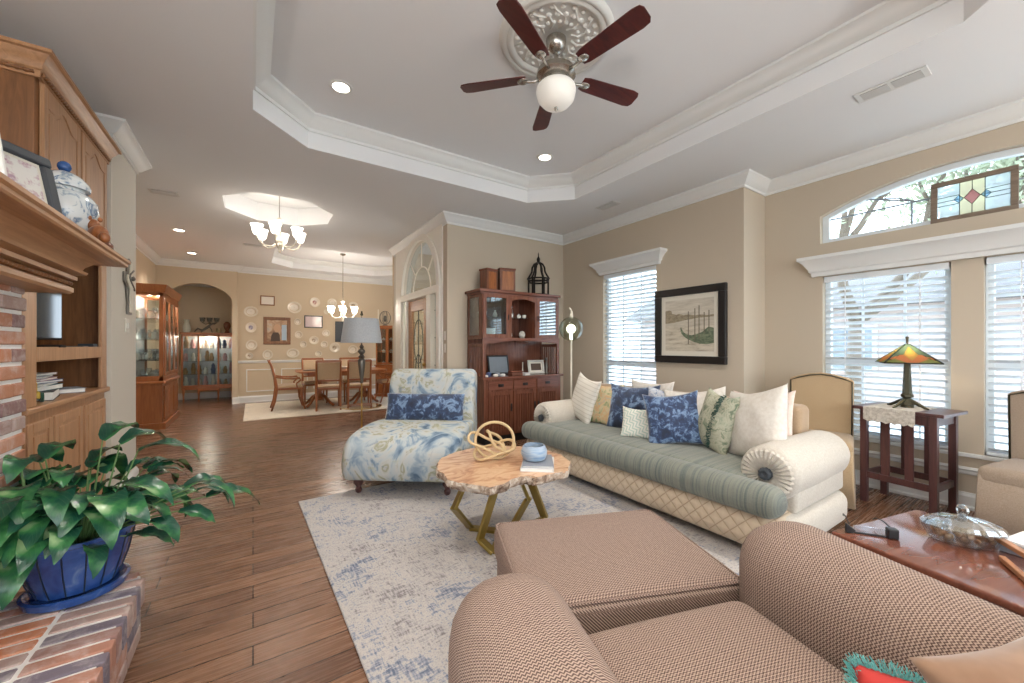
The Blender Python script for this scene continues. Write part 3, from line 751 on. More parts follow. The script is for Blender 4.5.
# television in the niche
tv = thing('television', 'flat television standing in the oak cabinet niche', 'television', (-1.20, 3.60, 1.271), radians(-14))
B().box(-.03, -.40, .05, .0, .40, .56).obj('case', 'black_plastic', tv, bevel=.006)
B().box(.0005, -.385, .065, .003, .385, .545).obj('screen', 'tv_screen', tv)
B().box(-.1, -.2, 0, .07, .2, .012).box(-.03, -.03, .01, -.005, .03, .06).obj('stand', 'black_plastic', tv, bevel=.003)
t = thing('remote_control', 'small black remote lying on the television shelf', 'remote', (-1.0, 3.42, 1.271), 1.2)
B().box(-.02, -.07, 0, .02, .07, .014).obj('body', 'black_plastic', t, bevel=.004); B().box(-.012, -.055, .0142, .012, .03, .0165).obj('buttons', 'charcoal', t)
tag(B().tube([(-1.16, 3.72, 1.277), (-1.08, 3.75, 1.276), (-1.05, 3.85, 1.276), (-1.0, 3.93, 1.276), (-.99, 4.02, 1.276)], .005).obj('cable', 'black_plastic', smooth=True), 'thin black cable trailing across the television shelf', 'cable')
t = thing('media_box', 'tiny dark media box at the right end of the television shelf', 'electronics', (-1.0, 4.07, 1.271))
B().box(-.04, -.05, 0, .04, .04, .025).obj('case', 'charcoal', t, bevel=.004)
# stack of books and magazines below
def book(name, w, d, h, loc, rz, mcov, label, cat='book', group=None, mp='paper'):
    t = thing(name, label, cat, loc, rz, group)
    c = B(); c.box(-w / 2, -d / 2, 0, w / 2, d / 2, .003).box(-w / 2, -d / 2, h - .003, w / 2, d / 2, h).box(-w / 2, -d / 2, .003, -w / 2 + .003, d / 2, h - .003)
    c.obj('cover', mcov, t, bevel=.001)
    B().box(-w / 2 + .003, -d / 2 + .004, .003, w / 2 - .004, d / 2 - .004, h - .003).obj('pages', mp, t)
    return t
z = .966
for i, (hh, mc, w_, d_, rz, lb) in enumerate([(.05, 'book_black', .26, .34, .2, 'thick black book at the bottom of the stack in the oak cabinet'), (.03, 'book_teal', .22, .30, -.1, 'dark teal book second from the bottom of the cabinet stack'),
        (.012, 'book_white', .22, .30, .1, 'white magazine in the middle of the cabinet stack'), (.016, 'book_blue', .21, .28, -.2, 'blue covered book above the white magazine in the cabinet'), (.014, 'book_pink', .21, .28, .05, 'pinkish magazine near the top of the cabinet stack'),
        (.014, 'book_grey', .2, .27, .15, 'grey booklet just under the top of the cabinet stack'), (.012, 'book_white', .19, .26, -.05, 'white booklet topmost of the cabinet stack')]):
    book('book' if i != 2 else 'magazine', w_, d_, hh, (-1.12, 3.48, z), rz, mc, lb, group='reading stack in the oak cabinet'); z += hh + .0005
book('book', .13, .18, .03, (-1.05, 3.88, .966), .5, 'book_grey', 'small grey book lying right of the stack in the oak cabinet')
t = thing('figurine', 'small yellow and green toy tractor figurine left of the cabinet books', 'figurine', (-1.03, 3.29, .966), .4)
B().box(-.03, -.05, .02, .03, .05, .06).box(-.02, -.035, .06, .02, .01, .11).obj('body', 'book_yellow', t, bevel=.006)
for sx in (-1, 1):
    for yy, r_ in ((-.03, .028), (.035, .02)): B().cyl((sx * .03, yy, r_), (sx * .042, yy, r_), r_).obj('wheel', 'green_dark', t, smooth=SM)
# ginger jar, carved animal, frames on the mantel
mz = 1.53 + .2162
t = thing('ginger_jar', 'large blue and white lidded ginger jar standing on the mantel', 'jar', (-.73, 2.66, mz)); t.scale = (1.08, 1.08, 1.17)
B().lathe([(.05, 0), (.06, .0), (.062, .012), (.075, .05), (.095, .10), (.105, .145), (.10, .18), (.08, .205), (.062, .215), (.062, .225)], n=32).obj('body', 'blue_white', t, smooth=SM)
l = B().lathe([(.078, .226), (.08, .236), (.076, .25), (.055, .275), (.03, .29), (.014, .295)], n=32).obj('lid', 'blue_white', t, smooth=SM)
B().ball((0, 0, .313), .022).obj('knob', 'blue_knob', l, smooth=True)
t = thing('carved_animal', 'small carved light brown wooden animal in front of the ginger jar', 'figurine', (-.605, 2.60, mz), .6); t.scale = (1.05, 1.05, 1.25)
B().ball((0, 0, .045), .04, .8, 1.3, .9).ball((0, .045, .085), .026, .9, 1.2, .9).ball((0, -.05, .03), .02).obj('body', 'fig_wood', t, smooth=True)
B().ball((.018, .03, .108), .009).ball((-.018, .03, .108), .009).obj('ears', 'fig_wood', t, smooth=True)
t = thing('carved_animal', 'dark reddish carved wooden creature at the right end of the mantel', 'figurine', (-.61, 2.74, mz), .2)
B().ball((0, 0, .028), .028, 1, 1.2, 1).ball((.0, .035, .045), .017).obj('body', 'walnut_red', t, smooth=True)
B().ball((0, -.035, .012), .012, 1, 1.6, .9).obj('tail', 'walnut_red', t, smooth=True)
def frame(name, label, cat, w, h, loc, rot, fw, m, mart, matw=0, mmat='mat_board', d=.025, group=None):
    """picture in local xz plane, facing -y, origin at bottom centre"""
    t = bpy.data.objects.new(name, None); COL.objects.link(t); t.location = loc; t.rotation_euler = rot; tag(t, label, cat, group)
    f = B(); f.box(-w / 2, -d, 0, w / 2, 0, fw).box(-w / 2, -d, h - fw, w / 2, 0, h).box(-w / 2, -d, fw, -w / 2 + fw, 0, h - fw).box(w / 2 - fw, -d, fw, w / 2, 0, h - fw)
    f.obj('frame', m, t, bevel=min(.008, fw * .25))
    if matw:
        B().box(-w / 2 + fw, -d * .45, fw, w / 2 - fw, -.002, h - fw).obj('mat', mmat, t)
    q = fw + matw
    B().box(-w / 2 + q, -d * .5, q, w / 2 - q, -.003, h - q).obj('picture', mart, t)
    return t
frame('framed_print', 'dark grey framed floral picture leaning on the mantel left of the jar', 'picture frame', .30, .29, (-.72, 2.20, mz), (radians(-12), 0, radians(62)), .04, 'charcoal', 'floral_print', .012)
frame('canvas', 'pale canvas edge at the far left end of the mantel', 'canvas', .5, .62, (-.80, 1.86, mz), (radians(-8), 0, radians(70)), .012, 'paper', 'paper')
# cross plaque and switches on the pier
t = thing('wall_cross', 'ornate cream and dark iron cross hanging on the pale pier', 'cross', (-.93, 4.79, 1.56)); t.scale = (1, 1.45, 1)
b = B().prism([(-.05, 0), (.05, 0), (.045, .10), (.075, .24), (.12, .28), (.12, .36), (.06, .37), (.05, .47), (0, .50), (-.05, .47), (-.06, .37), (-.12, .36), (-.12, .28), (-.075, .24), (-.045, .10)], .001, .015, 'yz')
b.obj('backplate', 'pewter', t, bevel=.003)
B().prism([(-.03, .02), (.03, .02), (.03, .22), (.09, .29), (.09, .34), (.03, .35), (.02, .46), (-.02, .46), (-.03, .35), (-.09, .34), (-.09, .29), (-.03, .22)], .016, .028, 'yz').obj('cross', 'candle', t, bevel=.004)
b = B(); b.tube([(.03, .06 * cos(a * .6), .22 + .02 * a + .0 * a) for a in range(10)], .007).ball((.033, 0, .32), .02)
b.obj('ornament', 'pewter', t, smooth=True)
def plate_sw(label, loc, face, n=2, cat='light switch', w=.07):
    t = bpy.data.objects.new('switch_plate', None); COL.objects.link(t); t.location = loc; t.rotation_euler = (0, 0, face); tag(t, label, cat)
    B().box(-w * n / 2 * .8, -.006, -.06, w * n / 2 * .8, 0, .06).obj('plate', 'switch_plate', t, bevel=.002)
    for i in range(n):
        x = (i - (n - 1) / 2) * .05; B().box(x - .012, -.011, -.025, x + .012, -.006, .025).obj('switch', 'ceramic_white', t, bevel=.002)
    return t
plate_sw('cream double light switch plate below the iron cross', (-.9295, 4.76, 1.46), radians(90), 2)
plate_sw('upper cream switch plate on the strip beside the hutch wall', (2.1695, 4.905, 1.42), radians(-90), 1)
plate_sw('lower cream switch plate on the strip beside the hutch wall', (2.1695, 4.905, 1.25), radians(-90), 1)

# potted plant on the hearth
t = thing('potted_plant', 'large leafy green plant in a ribbed cobalt blue pot on the brick hearth', 'plant', (-.62, 2.40, .245))
B().lathe([(.14, 0), (.155, .004), (.162, .03), (.15, .034), (.135, .028)], n=36).obj('saucer', 'blue_glaze', t, smooth=SM)
pot = B().lathe([(.115, .029), (.125, .034), (.14, .08), (.158, .14), (.17, .20), (.178, .235), (.186, .24), (.186, .255), (.172, .255), (.168, .235), (.16, .20)], n=48).obj('pot', 'blue_glaze', t, smooth=SM)
g = B()
for k_ in range(16):
    a = 2 * pi * k_ / 16; g.tube([(cos(a) * r_, sin(a) * r_, z_) for r_, z_ in ((.126, .036), (.141, .08), (.159, .14), (.171, .20), (.178, .232))], .0028, 5)
g.obj('grooves', 'pot_groove', pot)
B().lathe([(.01, .20), (.163, .21)], n=24, cap=True).obj('soil', 'soil', t)
def leaf_mesh(L, W, droop, fold=.25, nseg=10, nw=6):
    bb = B(); uv = bb.m.loops.layers.uv.new('UVMap'); V = {}
    zc = 0; xc = 0; ang = 0
    cl_ = []
    for i in range(nseg + 1):
        s_ = i / nseg; cl_.append((xc, zc)); ang = -droop * s_; xc += L / nseg * cos(ang + .35); zc += L / nseg * sin(ang + .35)
    for i in range(nseg + 1):
        s_ = i / nseg; wd = W * (sin(pi * min(1, s_ * .96 + .02) ** .8)) ** .85 * (1 - .15 * s_)
        for j in range(nw + 1):
            u = -1 + 2 * j / nw
            V[i, j] = (bb.m.verts.new((cl_[i][0], u * wd / 2, cl_[i][1] + fold * abs(u) * wd / 2 + .006 * sin(s_ * 17 + 2 * u) * abs(u))), (j / nw, s_))
    for i in range(nseg):
        for j in range(nw):
            q = [V[i, j], V[i + 1, j], V[i + 1, j + 1], V[i, j + 1]]
            f = bb.m.faces.new([a[0] for a in q])
            for lp, a in zip(f.loops, q): lp[uv].uv = a[1]
    return bb
leaf_protos = []
for (L, W, dr_) in ((.26, .105, 1.5), (.22, .095, 1.9), (.30, .11, 2.1), (.19, .085, 1.3)):
    bb = leaf_mesh(L, W, dr_); me = bpy.data.meshes.new('leaf'); bb.m.to_mesh(me); bb.m.free(); me.materials.append(MATS['leaf_green'])
    for p in me.polygons: p.use_smooth = True
    leaf_protos.append(me)
rnd = random.Random(11); st = B()
lv = []
for i in range(70):
    a = rnd.uniform(0, 2 * pi); el = rnd.uniform(.45, 1.4); ln = rnd.uniform(.10, .34) + .06 * (el > 1.0)
    dd_ = abs((a - radians(285) + pi) % (2 * pi) - pi)
    if dd_ < 1.35 and el < 1.0: el = rnd.uniform(1.0, 1.35)
    lv.append((a, el, ln, rnd.randrange(4)))
for a, el, ln, k_ in ((.0, .42, .42, 0), (.05, .55, .36, 1), (-.12, .40, .30, 3), (-.2, .62, .40, 2), (.25, .6, .34, 0), (-.4, .45, .24, 1), (-.55, .3, .14, 3), (-1.2, .45, .12, 1), (-2.9, .6, .24, 0), (1.4, 1.3, .42, 0), (.8, 1.35, .40, 1), (-1.5, 1.3, .36, 3), (-2.0, 1.1, .34, 1), (3.0, .9, .3, 2), (-2.6, .8, .3, 2)):
    lv.append((a, el, ln, k_))
for a, el, ln, k_ in lv:
    r0 = .04 + .05 * rnd.random(); base_ = Vector((cos(a) * r0, sin(a) * r0, .21))
    d = Vector((cos(a) * cos(el), sin(a) * cos(el), sin(el)))
    pts = [base_ + d * ln * s_ + Vector((0, 0, -.10 * s_ * s_ * cos(el) * ln / .3 * .6)) for s_ in (0, .35, .7, 1)]
    if pts[-1].x < -.15: pts = [Vector((max(p.x, -.15), p.y, p.z)) for p in pts]
    st.tube(pts, [.005, .0045, .0035, .0025], 6)
    o = bpy.data.objects.new('leaf', leaf_protos[k_]); COL.objects.link(o); o.parent = t; o.location = pts[-1]
    o.rotation_euler = (rnd.uniform(-.4, .4), -el * .35 + rnd.uniform(.0, .5), a + rnd.uniform(-.35, .35)); s_ = rnd.uniform(.8, 1.12); o.scale = (s_, s_, s_)
    if pts[-1].x < .06 and cos(o.rotation_euler.z) < -.2: o.rotation_euler.z = (1 if sin(o.rotation_euler.z) > 0 else -1) * radians(rnd.uniform(70, 100))
st.obj('stems', 'stem_green', t, smooth=True)

# ================================================================== SEATING AREA
def loft(bb, prof, hw, r, k=4):
    cy_ = sum(p[0] for p in prof) / len(prof); cz_ = sum(p[1] for p in prof) / len(prof); rings = []
    st_ = [(-hw + r * (1 - cos(pi / 2 * i / k)), r * (1 - sin(pi / 2 * i / k))) for i in range(k + 1)]
    st_ = st_ + [(-x, i) for x, i in st_[::-1]]
    for x, ins in st_:
        ring = []
        for (y, z) in prof:
            d = Vector((cy_ - y, cz_ - z)); L = d.length; d = d / L * min(ins, L * .9) if L > 1e-6 else d
            ring.append((x, y + d.x, z + d.y))
        rings.append(ring)
    return bb.rings(rings)
def smooth_closed(pts, n=3):
    for _ in range(n):
        out = []
        for i in range(len(pts)):
            a, b = Vector(pts[i]), Vector(pts[(i + 1) % len(pts)]); out += [tuple(a * .75 + b * .25), tuple(a * .25 + b * .75)]
        pts = out
    return pts
# rugs
tag(B().puff(-1.15, -1.72, 0, 1.15, 1.72, .012, .006, n=12).obj('area_rug', 'rug_living', loc=(0, 0, 0)), 'large distressed blue grey area rug under the coffee table and ottoman', 'rug')
o = bpy.data.objects['area_rug']; o.location = (1.505, 1.93, .001); o.rotation_euler = (0, 0, radians(1.6))

# sofa -------------------------------------------------------------
sf = thing('sofa', 'long cream quilted sofa with sage striped seat cushion and bolster arms', 'sofa', (2.95, 2.2, 0.014))
L = lambda x, y, z: (x - 2.95, y - 2.2, z - .014)
def lp(b, x0, y0, z0, x1, y1, z1, **k): return b.puff(x0 - 2.95, y0 - 2.2, z0 - .014, x1 - 2.95, y1 - 2.2, z1 - .014, **k)
lp(B(), 2.44, .99, .06, 3.46, 3.46, .31, r=.09, n=14).obj('base', 'quilted', sf, smooth=True)
c_ = B(); lp(c_, 2.39, .98, .285, 2.60, 3.47, .470, r=.085, n=16, crown=.006); lp(c_, 2.5, 1.20, .29, 3.33, 3.26, .475, r=.07, crown=.015, n=16)
cu = c_.obj('seat_cushion', 'sage_stripe', sf, smooth=True)
pp = [L(2.41, 1.05, .375), L(2.392, 1.1, .375), L(2.392, 3.34, .375), L(2.41, 3.40, .375)]
B().tube(pp, .004, 6).obj('piping', 'sage_stripe', cu, smooth=True)
lp(B(), 3.30, 1.20, .28, 3.50, 3.36, .84, r=.045, n=12).obj('backrest', 'sofa_tan', sf, smooth=True)
for yc, sgn in ((1.12, -1), (3.33, 1)):
    R_ = .165; zc = .505
    prof = [(2.615, R_ * .55), (2.60, R_ * .8), (2.612, R_ * .94), (2.65, R_), (3.0, R_ * 1.02), (3.45, R_ * .98), (3.51, R_ * .9), (3.53, R_ * .6)]
    rings = [[L(x, yc + r_ * cos(2 * pi * j / 32), zc + r_ * sin(2 * pi * j / 32)) for j in range(32)] for x, r_ in prof]
    a = B().rings(rings).obj('arm', 'cream_cloth', sf, smooth=50)
    ns = 56; ring2 = []
    for x, r_, am in ((2.624, R_ * .95, .0), (2.592, R_ * .82, .006), (2.584, R_ * .55, .010), (2.596, R_ * .24, .006)):
        ring2.append([L(x + am * (1 if j % 2 else -1), yc + r_ * cos(2 * pi * j / ns), zc + r_ * sin(2 * pi * j / ns)) for j in range(ns)])
    B().rings(ring2).obj('pleated_end', 'cream_cloth', a)
    rb = B(); rb.rings([[L(x, yc + r_ * cos(2 * pi * j / 20) * (1 + .12 * (j % 2)), zc + r_ * sin(2 * pi * j / 20) * (1 + .12 * (j % 2))) for j in range(20)] for x, r_ in ((2.605, .034), (2.574, .034), (2.568, .02), (2.575, .008))])
    rb.obj('rosette', 'charcoal', a)
    b = B(); y0_, y1_ = (yc - .135, yc + .10) if sgn < 0 else (yc - .10, yc + .135)
    lp(b, 2.66, y0_, .28, 3.44, y1_, .45, r=.03); b.obj('arm_panel', 'cream_cloth', sf, smooth=True)
    b = B(); y0_, y1_ = (.955, 1.2) if sgn < 0 else (3.25, 3.50)
    lp(b, 2.52, y0_, .05, 3.47, y1_, .285, r=.085); b.obj('side_bulge', 'cream_cloth', sf, smooth=True)
for x, y in ((2.58, 1.15), (3.38, 1.15), (2.58, 3.3), (3.38, 3.3)):
    B().lathe([(.02, 0), (.035, .012), (.038, .03), (.028, .06)], L(x, y, .0145), 16).obj('foot', 'oak_dark', sf, smooth=SM)

def tpillow(label, mname, w, h, t, loc, yaw, tilt, roll=0, dent=.04, parts=None, pinch=.09, wr=.012):
    o = B().pillow(w, h, t, dent=dent, pinch=pinch, wr=wr, seed=loc[0] * 7 + loc[1] * 3).obj('throw_pillow', mname, smooth=True)
    o.location = loc; o.rotation_euler = (radians(tilt), radians(roll), radians(yaw)); tag(o, label, 'pillow')
    return o
cloth('pillow_white', '#d2ccc3', '#c8c0b5', 40, bump=.15); cloth('pillow_pink', '#d8c5ba', '#cfb9ac', 40)
m = mat('pillow_floral', '#bfae88', .85); T = NT(m); n = T.noise(T.co(), 11, 4, .6, 1.2); T.col(T.ramp(n, [(.35, '#7f8c60'), (.46, '#c3b593'), (.55, '#c99f72'), (.65, '#9db0a6')]))
m = mat('pillow_geo', '#c8cfc4', .85); T = NT(m); x = T.xyz(T.co((1, 1, 1), (0, radians(30), 0)))
f = T.math('DIVIDE', T.math('PINGPONG', T.math('ADD', x[0], T.math('PINGPONG', x[2], .03)), .016), .016); T.col(T.ramp(f, [(.2, '#a9bcb2'), (.5, '#dad8cc')]))
m = mat('pillow_grey', '#a9adb6', .85); T = NT(m); n = T.noise(T.co(), 12, 5, .65, 1); T.col(T.ramp(n, [(.4, '#8d9cb4'), (.52, '#c3c3c6'), (.62, '#5f789c')]))
m = mat('pillow_stripe', '#d8d2c6', .85); T = NT(m); x = T.xyz(T.co()); f = T.math('DIVIDE', T.math('PINGPONG', x[2], .02), .02); T.col(T.ramp(f, [(.1, '#c4bdb0'), (.25, '#dcd7cd')]))
m = mat('pillow_fringe', '#9fa58c', .9); T = NT(m); n = T.noise(T.co(), 13, 5, .7, 1.2); T.col(T.ramp(n, [(.38, '#6f7c66'), (.5, '#b5b19c'), (.62, '#939a86')]))
tpillow('white ribbed pillow leaning at the far left end of the sofa', 'pillow_stripe', .50, .50, .13, (2.98, 3.08, .715), -108, -14, 8)
tpillow('green and tan floral pillow second from the left on the sofa', 'pillow_floral', .46, .44, .13, (3.0, 2.84, .685), -84, -16)
tpillow('large crushed blue velvet pillow left of the middle of the sofa', 'blue_velvet', .50, .46, .15, (3.06, 2.50, .69), -72, -18, -1)
tpillow('white pillow mostly hidden behind the large blue velvet pillow', 'pillow_white', .46, .46, .10, (3.22, 2.42, .72), -84, -10)
o = tpillow('small pale green geometric pillow with a beaded edge in front of the blue ones', 'pillow_geo', .30, .28, .09, (2.82, 2.24, .605), -64, -20)
bd = B()
for i in range(11):
    for sx in (-1, 1):
        z_ = -.13 + .026 * i; bd.ball((sx * (.15 - .010 * (1 - (z_ / .14) ** 2)), 0, z_), .006, n=6, k=4)
q = bd.obj('bead_trim', 'black_plastic', o, smooth=True); q['kind'] = 'stuff'
tpillow('pale grey and blue patterned pillow tucked behind the fine blue velvet one', 'pillow_grey', .44, .44, .12, (3.03, 2.06, .69), -60, -16, 6)
tpillow('dark blue and white velvet pillow in the middle of the sofa', 'blue_velvet_fine', .44, .44, .12, (2.88, 1.94, .685), -52, -18, -7)
tpillow('plain white pillow leaning behind the dark blue velvet pillow', 'pillow_white', .48, .48, .14, (3.03, 1.83, .70), -62, -14, -6)
o = tpillow('cream pillow with a dark green fringe stripe on the right of the sofa', 'pillow_fringe', .37, .47, .18, (2.99, 1.64, .70), -118, -12, 5)
fb = B(); rnd = random.Random(3)
for i in range(260):
    s_ = i / 260; z_ = -.20 + .41 * s_; bx_ = .045 + .03 * s_
    p = Vector((bx_ + rnd.uniform(-.022, .022), -.078 * (1 - (z_ / .235) ** 2) ** .42 * .95, z_)); d = Vector((rnd.uniform(-1, 1), -1.0, rnd.uniform(-.6, .6))).normalized() * .016
    fb.bar(p, p + d, .004, .004)
q = fb.obj('fringe', 'green_dark', o); q['kind'] = 'stuff'
tpillow('big cream white pillow leaning against the near arm of the sofa', 'pillow_white', .52, .52, .20, (2.99, 1.36, .73), -112, -14, -12)
tpillow('pale pink pillow mostly hidden behind the big cream pillow', 'pillow_pink', .48, .48, .12, (3.17, 1.40, .71), -100, -12, -6)

# chaise -------------------------------------------------------------
ch = thing('chaise_lounge', 'armless chaise chair in pale blue swirling floral fabric with turned dark feet', 'chaise', (1.04, 3.27, .0), radians(-37.7))
sp_ = smooth_closed([(-.03, .125), (-.085, .20), (-.085, .33), (-.04, .44), (.08, .515), (.35, .545), (.70, .53), (.92, .50), (1.0, .13)], 2)
loft(B(), sp_, .50, .07).obj('seat', 'floral', ch, smooth=True)
bp_ = smooth_closed([(.82, .14), (.80, .40), (.84, .62), (.92, .86), (.96, .97), (1.04, 1.03), (1.14, 1.02), (1.19, .94), (1.17, .70), (1.15, .14)], 2)
loft(B(), bp_, .47, .06).obj('backrest', 'floral', ch, smooth=True)
for x, y in ((-.39, .05), (.39, .05), (-.39, 1.05), (.39, 1.05)):
    B().lathe([(.018, 0), (.026, .01), (.030, .035), (.02, .05), (.024, .06), (.042, .085), (.045, .12), (.045, .14)], (x, y, .0145), 16).obj('leg', 'dark_void' if False else 'mission_dark', ch, smooth=SM)
m_ = Matrix.Rotation(radians(-37.7), 3, 'Z') @ Vector((0, .70, 0))
tpillow('long crushed blue velvet lumbar pillow on the floral chaise', 'blue_velvet', .82, .28, .13, (1.04 + m_.x, 3.27 + m_.y, .655), -37.7, -16, 0, 0, pinch=.03)

# coffee table -------------------------------------------------------
ct = thing('coffee_table', 'live edge wooden slab coffee table on angular gold metal legs', 'table', (1.35, 2.2, .014))
outl = [(1.015, 2.427), (1.06, 2.53), (1.13, 2.60), (1.243, 2.66), (1.423, 2.70), (1.62, 2.66), (1.76, 2.53), (1.86, 2.34), (1.88, 2.16), (1.82, 2.0), (1.677, 1.87), (1.568, 1.88), (1.44, 1.873), (1.391, 1.939), (1.309, 1.945), (1.209, 1.894), (1.11, 1.89), (1.04, 1.99), (0.985, 2.07), (0.955, 2.145), (0.985, 2.262), (.975, 2.34)]
rnd = random.Random(5); pts = []
for i in range(len(outl)):
    a = Vector(outl[i]); b_ = Vector(outl[(i + 1) % len(outl)])
    for k_ in range(5):
        p = a.lerp(b_, k_ / 5); pts.append((p.x - 1.35 + rnd.uniform(-.006, .006), p.y - 2.2 + rnd.uniform(-.006, .006)))
def ringz(sc, z, jit): return [(x * sc + rnd.uniform(-jit, jit), y * sc + rnd.uniform(-jit, jit), z) for x, y in pts]
sl = B().rings([ringz(.93, .415, .006), ringz(.985, .43, .006), ringz(1.0, .452, .005), ringz(.985, .470, .001)])
so = sl.obj('slab_edge', 'slab_bark', ct, smooth=30)
B().rings([[(x * .984, y * .984, .462) for x, y in pts], [(x * .98, y * .98, .4745) for x, y in pts]]).obj('slab_top', 'slab_top', ct)
def gold(name, P):
    b = B()
    for p, q in zip(P, P[1:]): b.bar((p[0] - 1.35, p[1] - 2.2, p[2]), (q[0] - 1.35, q[1] - 2.2, q[2]), .055, .02)
    b.obj(name, 'gold_bar', ct, bevel=.002)
gold('leg', [(1.17, 2.27, .43), (1.07, 2.28, .23), (1.25, 2.40, .012), (1.40, 2.24, .012)])
gold('leg', [(1.20, 1.98, .43), (1.17, 2.12, .07), (1.22, 2.04, .010), (1.38, 2.20, .010)])
gold('leg', [(1.42, 2.06, .43), (1.48, 2.04, .28), (1.46, 2.22, .012), (1.40, 2.24, .012)])
gold('leg', [(1.46, 2.0, .43), (1.66, 2.10, .10), (1.58, 2.20, .010), (1.44, 2.24, .010)])
kt = thing('rope_knot', 'open knot sculpture of pale wrapped rope loops on the coffee table', 'sculpture', (1.42, 2.36, .4885)); kt.scale = (1.18, 1.18, 1.18)
def loop(c_, r, rx, ry, rz, sq=1.0, wob=.0):
    from mathutils import Euler
    M_ = Euler((radians(rx), radians(ry), radians(rz))).to_matrix()
    return [Vector(c_) + M_ @ Vector((r * cos(2 * pi * i / 36), r * sq * sin(2 * pi * i / 36), wob * sin(6 * pi * i / 36))) for i in range(36)]
b = B()
for c_, r, rx, ry, rz, sq, wb in (((.0, 0, .112), .115, 72, 0, -30, .92, .006), ((-.06, .0, .10), .11, 20, 25, -30, .62, .01), ((.0, 0, .055), .125, 12, -14, -20, .65, .01), ((.02, 0, .10), .12, 45, 20, 40, .7, .01)):
    b.tube(loop(c_, r, rx, ry, rz, sq, wb), .0085, 8, True)
zmin = min(v.co.z for v in b.m.verts); b.xform(Matrix.Translation((0, 0, -zmin)))
b.obj('loops', 'rope', kt, smooth=True)
book('magazine', .21, .28, .020, (1.575, 2.06, .4885), radians(-40), 'book_white', 'white magazine lowest under the blue bowl on the coffee table')
book('magazine', .20, .27, .012, (1.58, 2.07, .5088), radians(-36), 'book_grey', 'grey covered magazine directly under the blue bowl on the coffee table')
m = mat('bowl_blue', '#8fa6bf', .35); T = NT(m); x = T.xyz(T.co()); n = T.noise(T.co((2, 2, 12)), 4, 3, .5); T.col(T.ramp(n, [(.35, '#7d97b5'), (.5, '#a7b6c4'), (.65, '#8aa0ba')]))
t = thing('candle_bowl', 'round pale blue ceramic candle bowl on magazines', 'bowl', (1.565, 2.09, .5212)); t.scale = (1.2, 1.2, 1.12)
B().lathe([(.045, 0), (.062, .008), (.073, .035), (.073, .055), (.062, .082), (.058, .088), (.053, .088), (.056, .07), (.055, .06)], n=32).obj('bowl', 'bowl_blue', t, smooth=SM)
B().lathe([(.01, .055), (.054, .06)], n=24).obj('wax', 'ceramic_white', t)

# ottoman ------------------------------------------------------------
t = thing('ottoman', 'square brown tweed ottoman between the armchair and the coffee table', 'ottoman', (1.215, 1.145, .014), radians(-22))
B().puff(-.40, -.31, .06, .40, .31, .30, .03, n=12).obj('base', 'tweed', t, smooth=True)
cu = B().puff(-.41, -.32, .265, .41, .32, .430, .042, crown=.020, n=18).obj('cushion', 'tweed', t, smooth=True)
B().tube([(x, y, .420) for x, y in smooth_closed([(-.402, -.26), (-.402, -.312), (-.35, -.312), (.35, -.312), (.402, -.312), (.402, -.26), (.402, .26), (.402, .312), (.35, .312), (-.35, .312), (-.402, .312), (-.402, .26)], 3)], .005, 6, True).obj('piping', 'tweed', cu, smooth=True)
for x in (-.33, .33):
    for y in (-.24, .24): B().lathe([(.02, 0), (.03, .03), (.03, .065)], (x, y, 0), 12).obj('foot', 'mission_dark', t, smooth=SM)

# armchair -----------------------------------------------------------
t = thing('armchair', 'plump brown tweed armchair seen from behind in the right foreground', 'armchair', (1.05, .73, .014), radians(-17))
B().puff(-.60, -.98, .06, .60, -.02, .30, .05).obj('base', 'tweed', t, smooth=True)
B().puff(-.315, -.84, .24, .315, .03, .445, .06, crown=.03, n=18).obj('seat_cushion', 'tweed', t, smooth=True)
for sx in (-1, 1):
    a_, b_ = sorted((sx * .325, sx * .665))
    B().puff(a_, -1.0, .10, b_, .13, .665 if sx > 0 else .645, .155, n=20).obj('arm', 'tweed', t, smooth=True)
bk_ = B().puff(-.62, -.24, .2, .62, -.03, .84, .10, n=16)
bk_.obj('backrest', 'tweed', t, smooth=True, loc=(0, -.86, 0))
for x in (-.5, .5):
    for y in (-.9, -.1): B().lathe([(.02, 0), (.03, .03), (.03, .065)], (x, y, 0), 12).obj('foot', 'mission_dark', t, smooth=SM)
def on_chair(x, y, z):
    v = Matrix.Rotation(radians(-17), 3, 'Z') @ Vector((x, y, 0)); return (1.05 + v.x, .73 + v.y, z)
o = tpillow('soft brown velvet pillow in the corner of the tweed armchair', 'brown_velvet', .46, .40, .18, on_chair(.40, -.66, .565), 150, 32, 14, .02, wr=.035)
tp = thing('holiday_pillow', 'small red pillow with fluffy teal trim on the tweed armchair', 'pillow', on_chair(.26, -.485, .495), radians(120))
tp.rotation_euler = (radians(35), 0, radians(120))
B().pillow(.24, .16, .09, n=10).obj('cushion', 'red_cloth', tp, smooth=True)
fb = B(); rnd = random.Random(8)
for i in range(900):
    a = 2 * pi * i / 900; cx_, cz_ = .12 * cos(a), .08 * sin(a); cx_ = max(-.108, min(.108, cx_ * 1.25)); cz_ = max(-.072, min(.072, cz_ * 1.25))
    p = Vector((cx_, 0, cz_)); d = Vector((cos(a) + rnd.uniform(-.8, .8), rnd.uniform(-1, 1), sin(a) + rnd.uniform(-.8, .8))).normalized() * rnd.uniform(.015, .032)
    fb.bar(p, p + d, .0015, .0015)
q = fb.obj('fluffy_trim', 'teal_fluff', tp); q['kind'] = 'stuff'

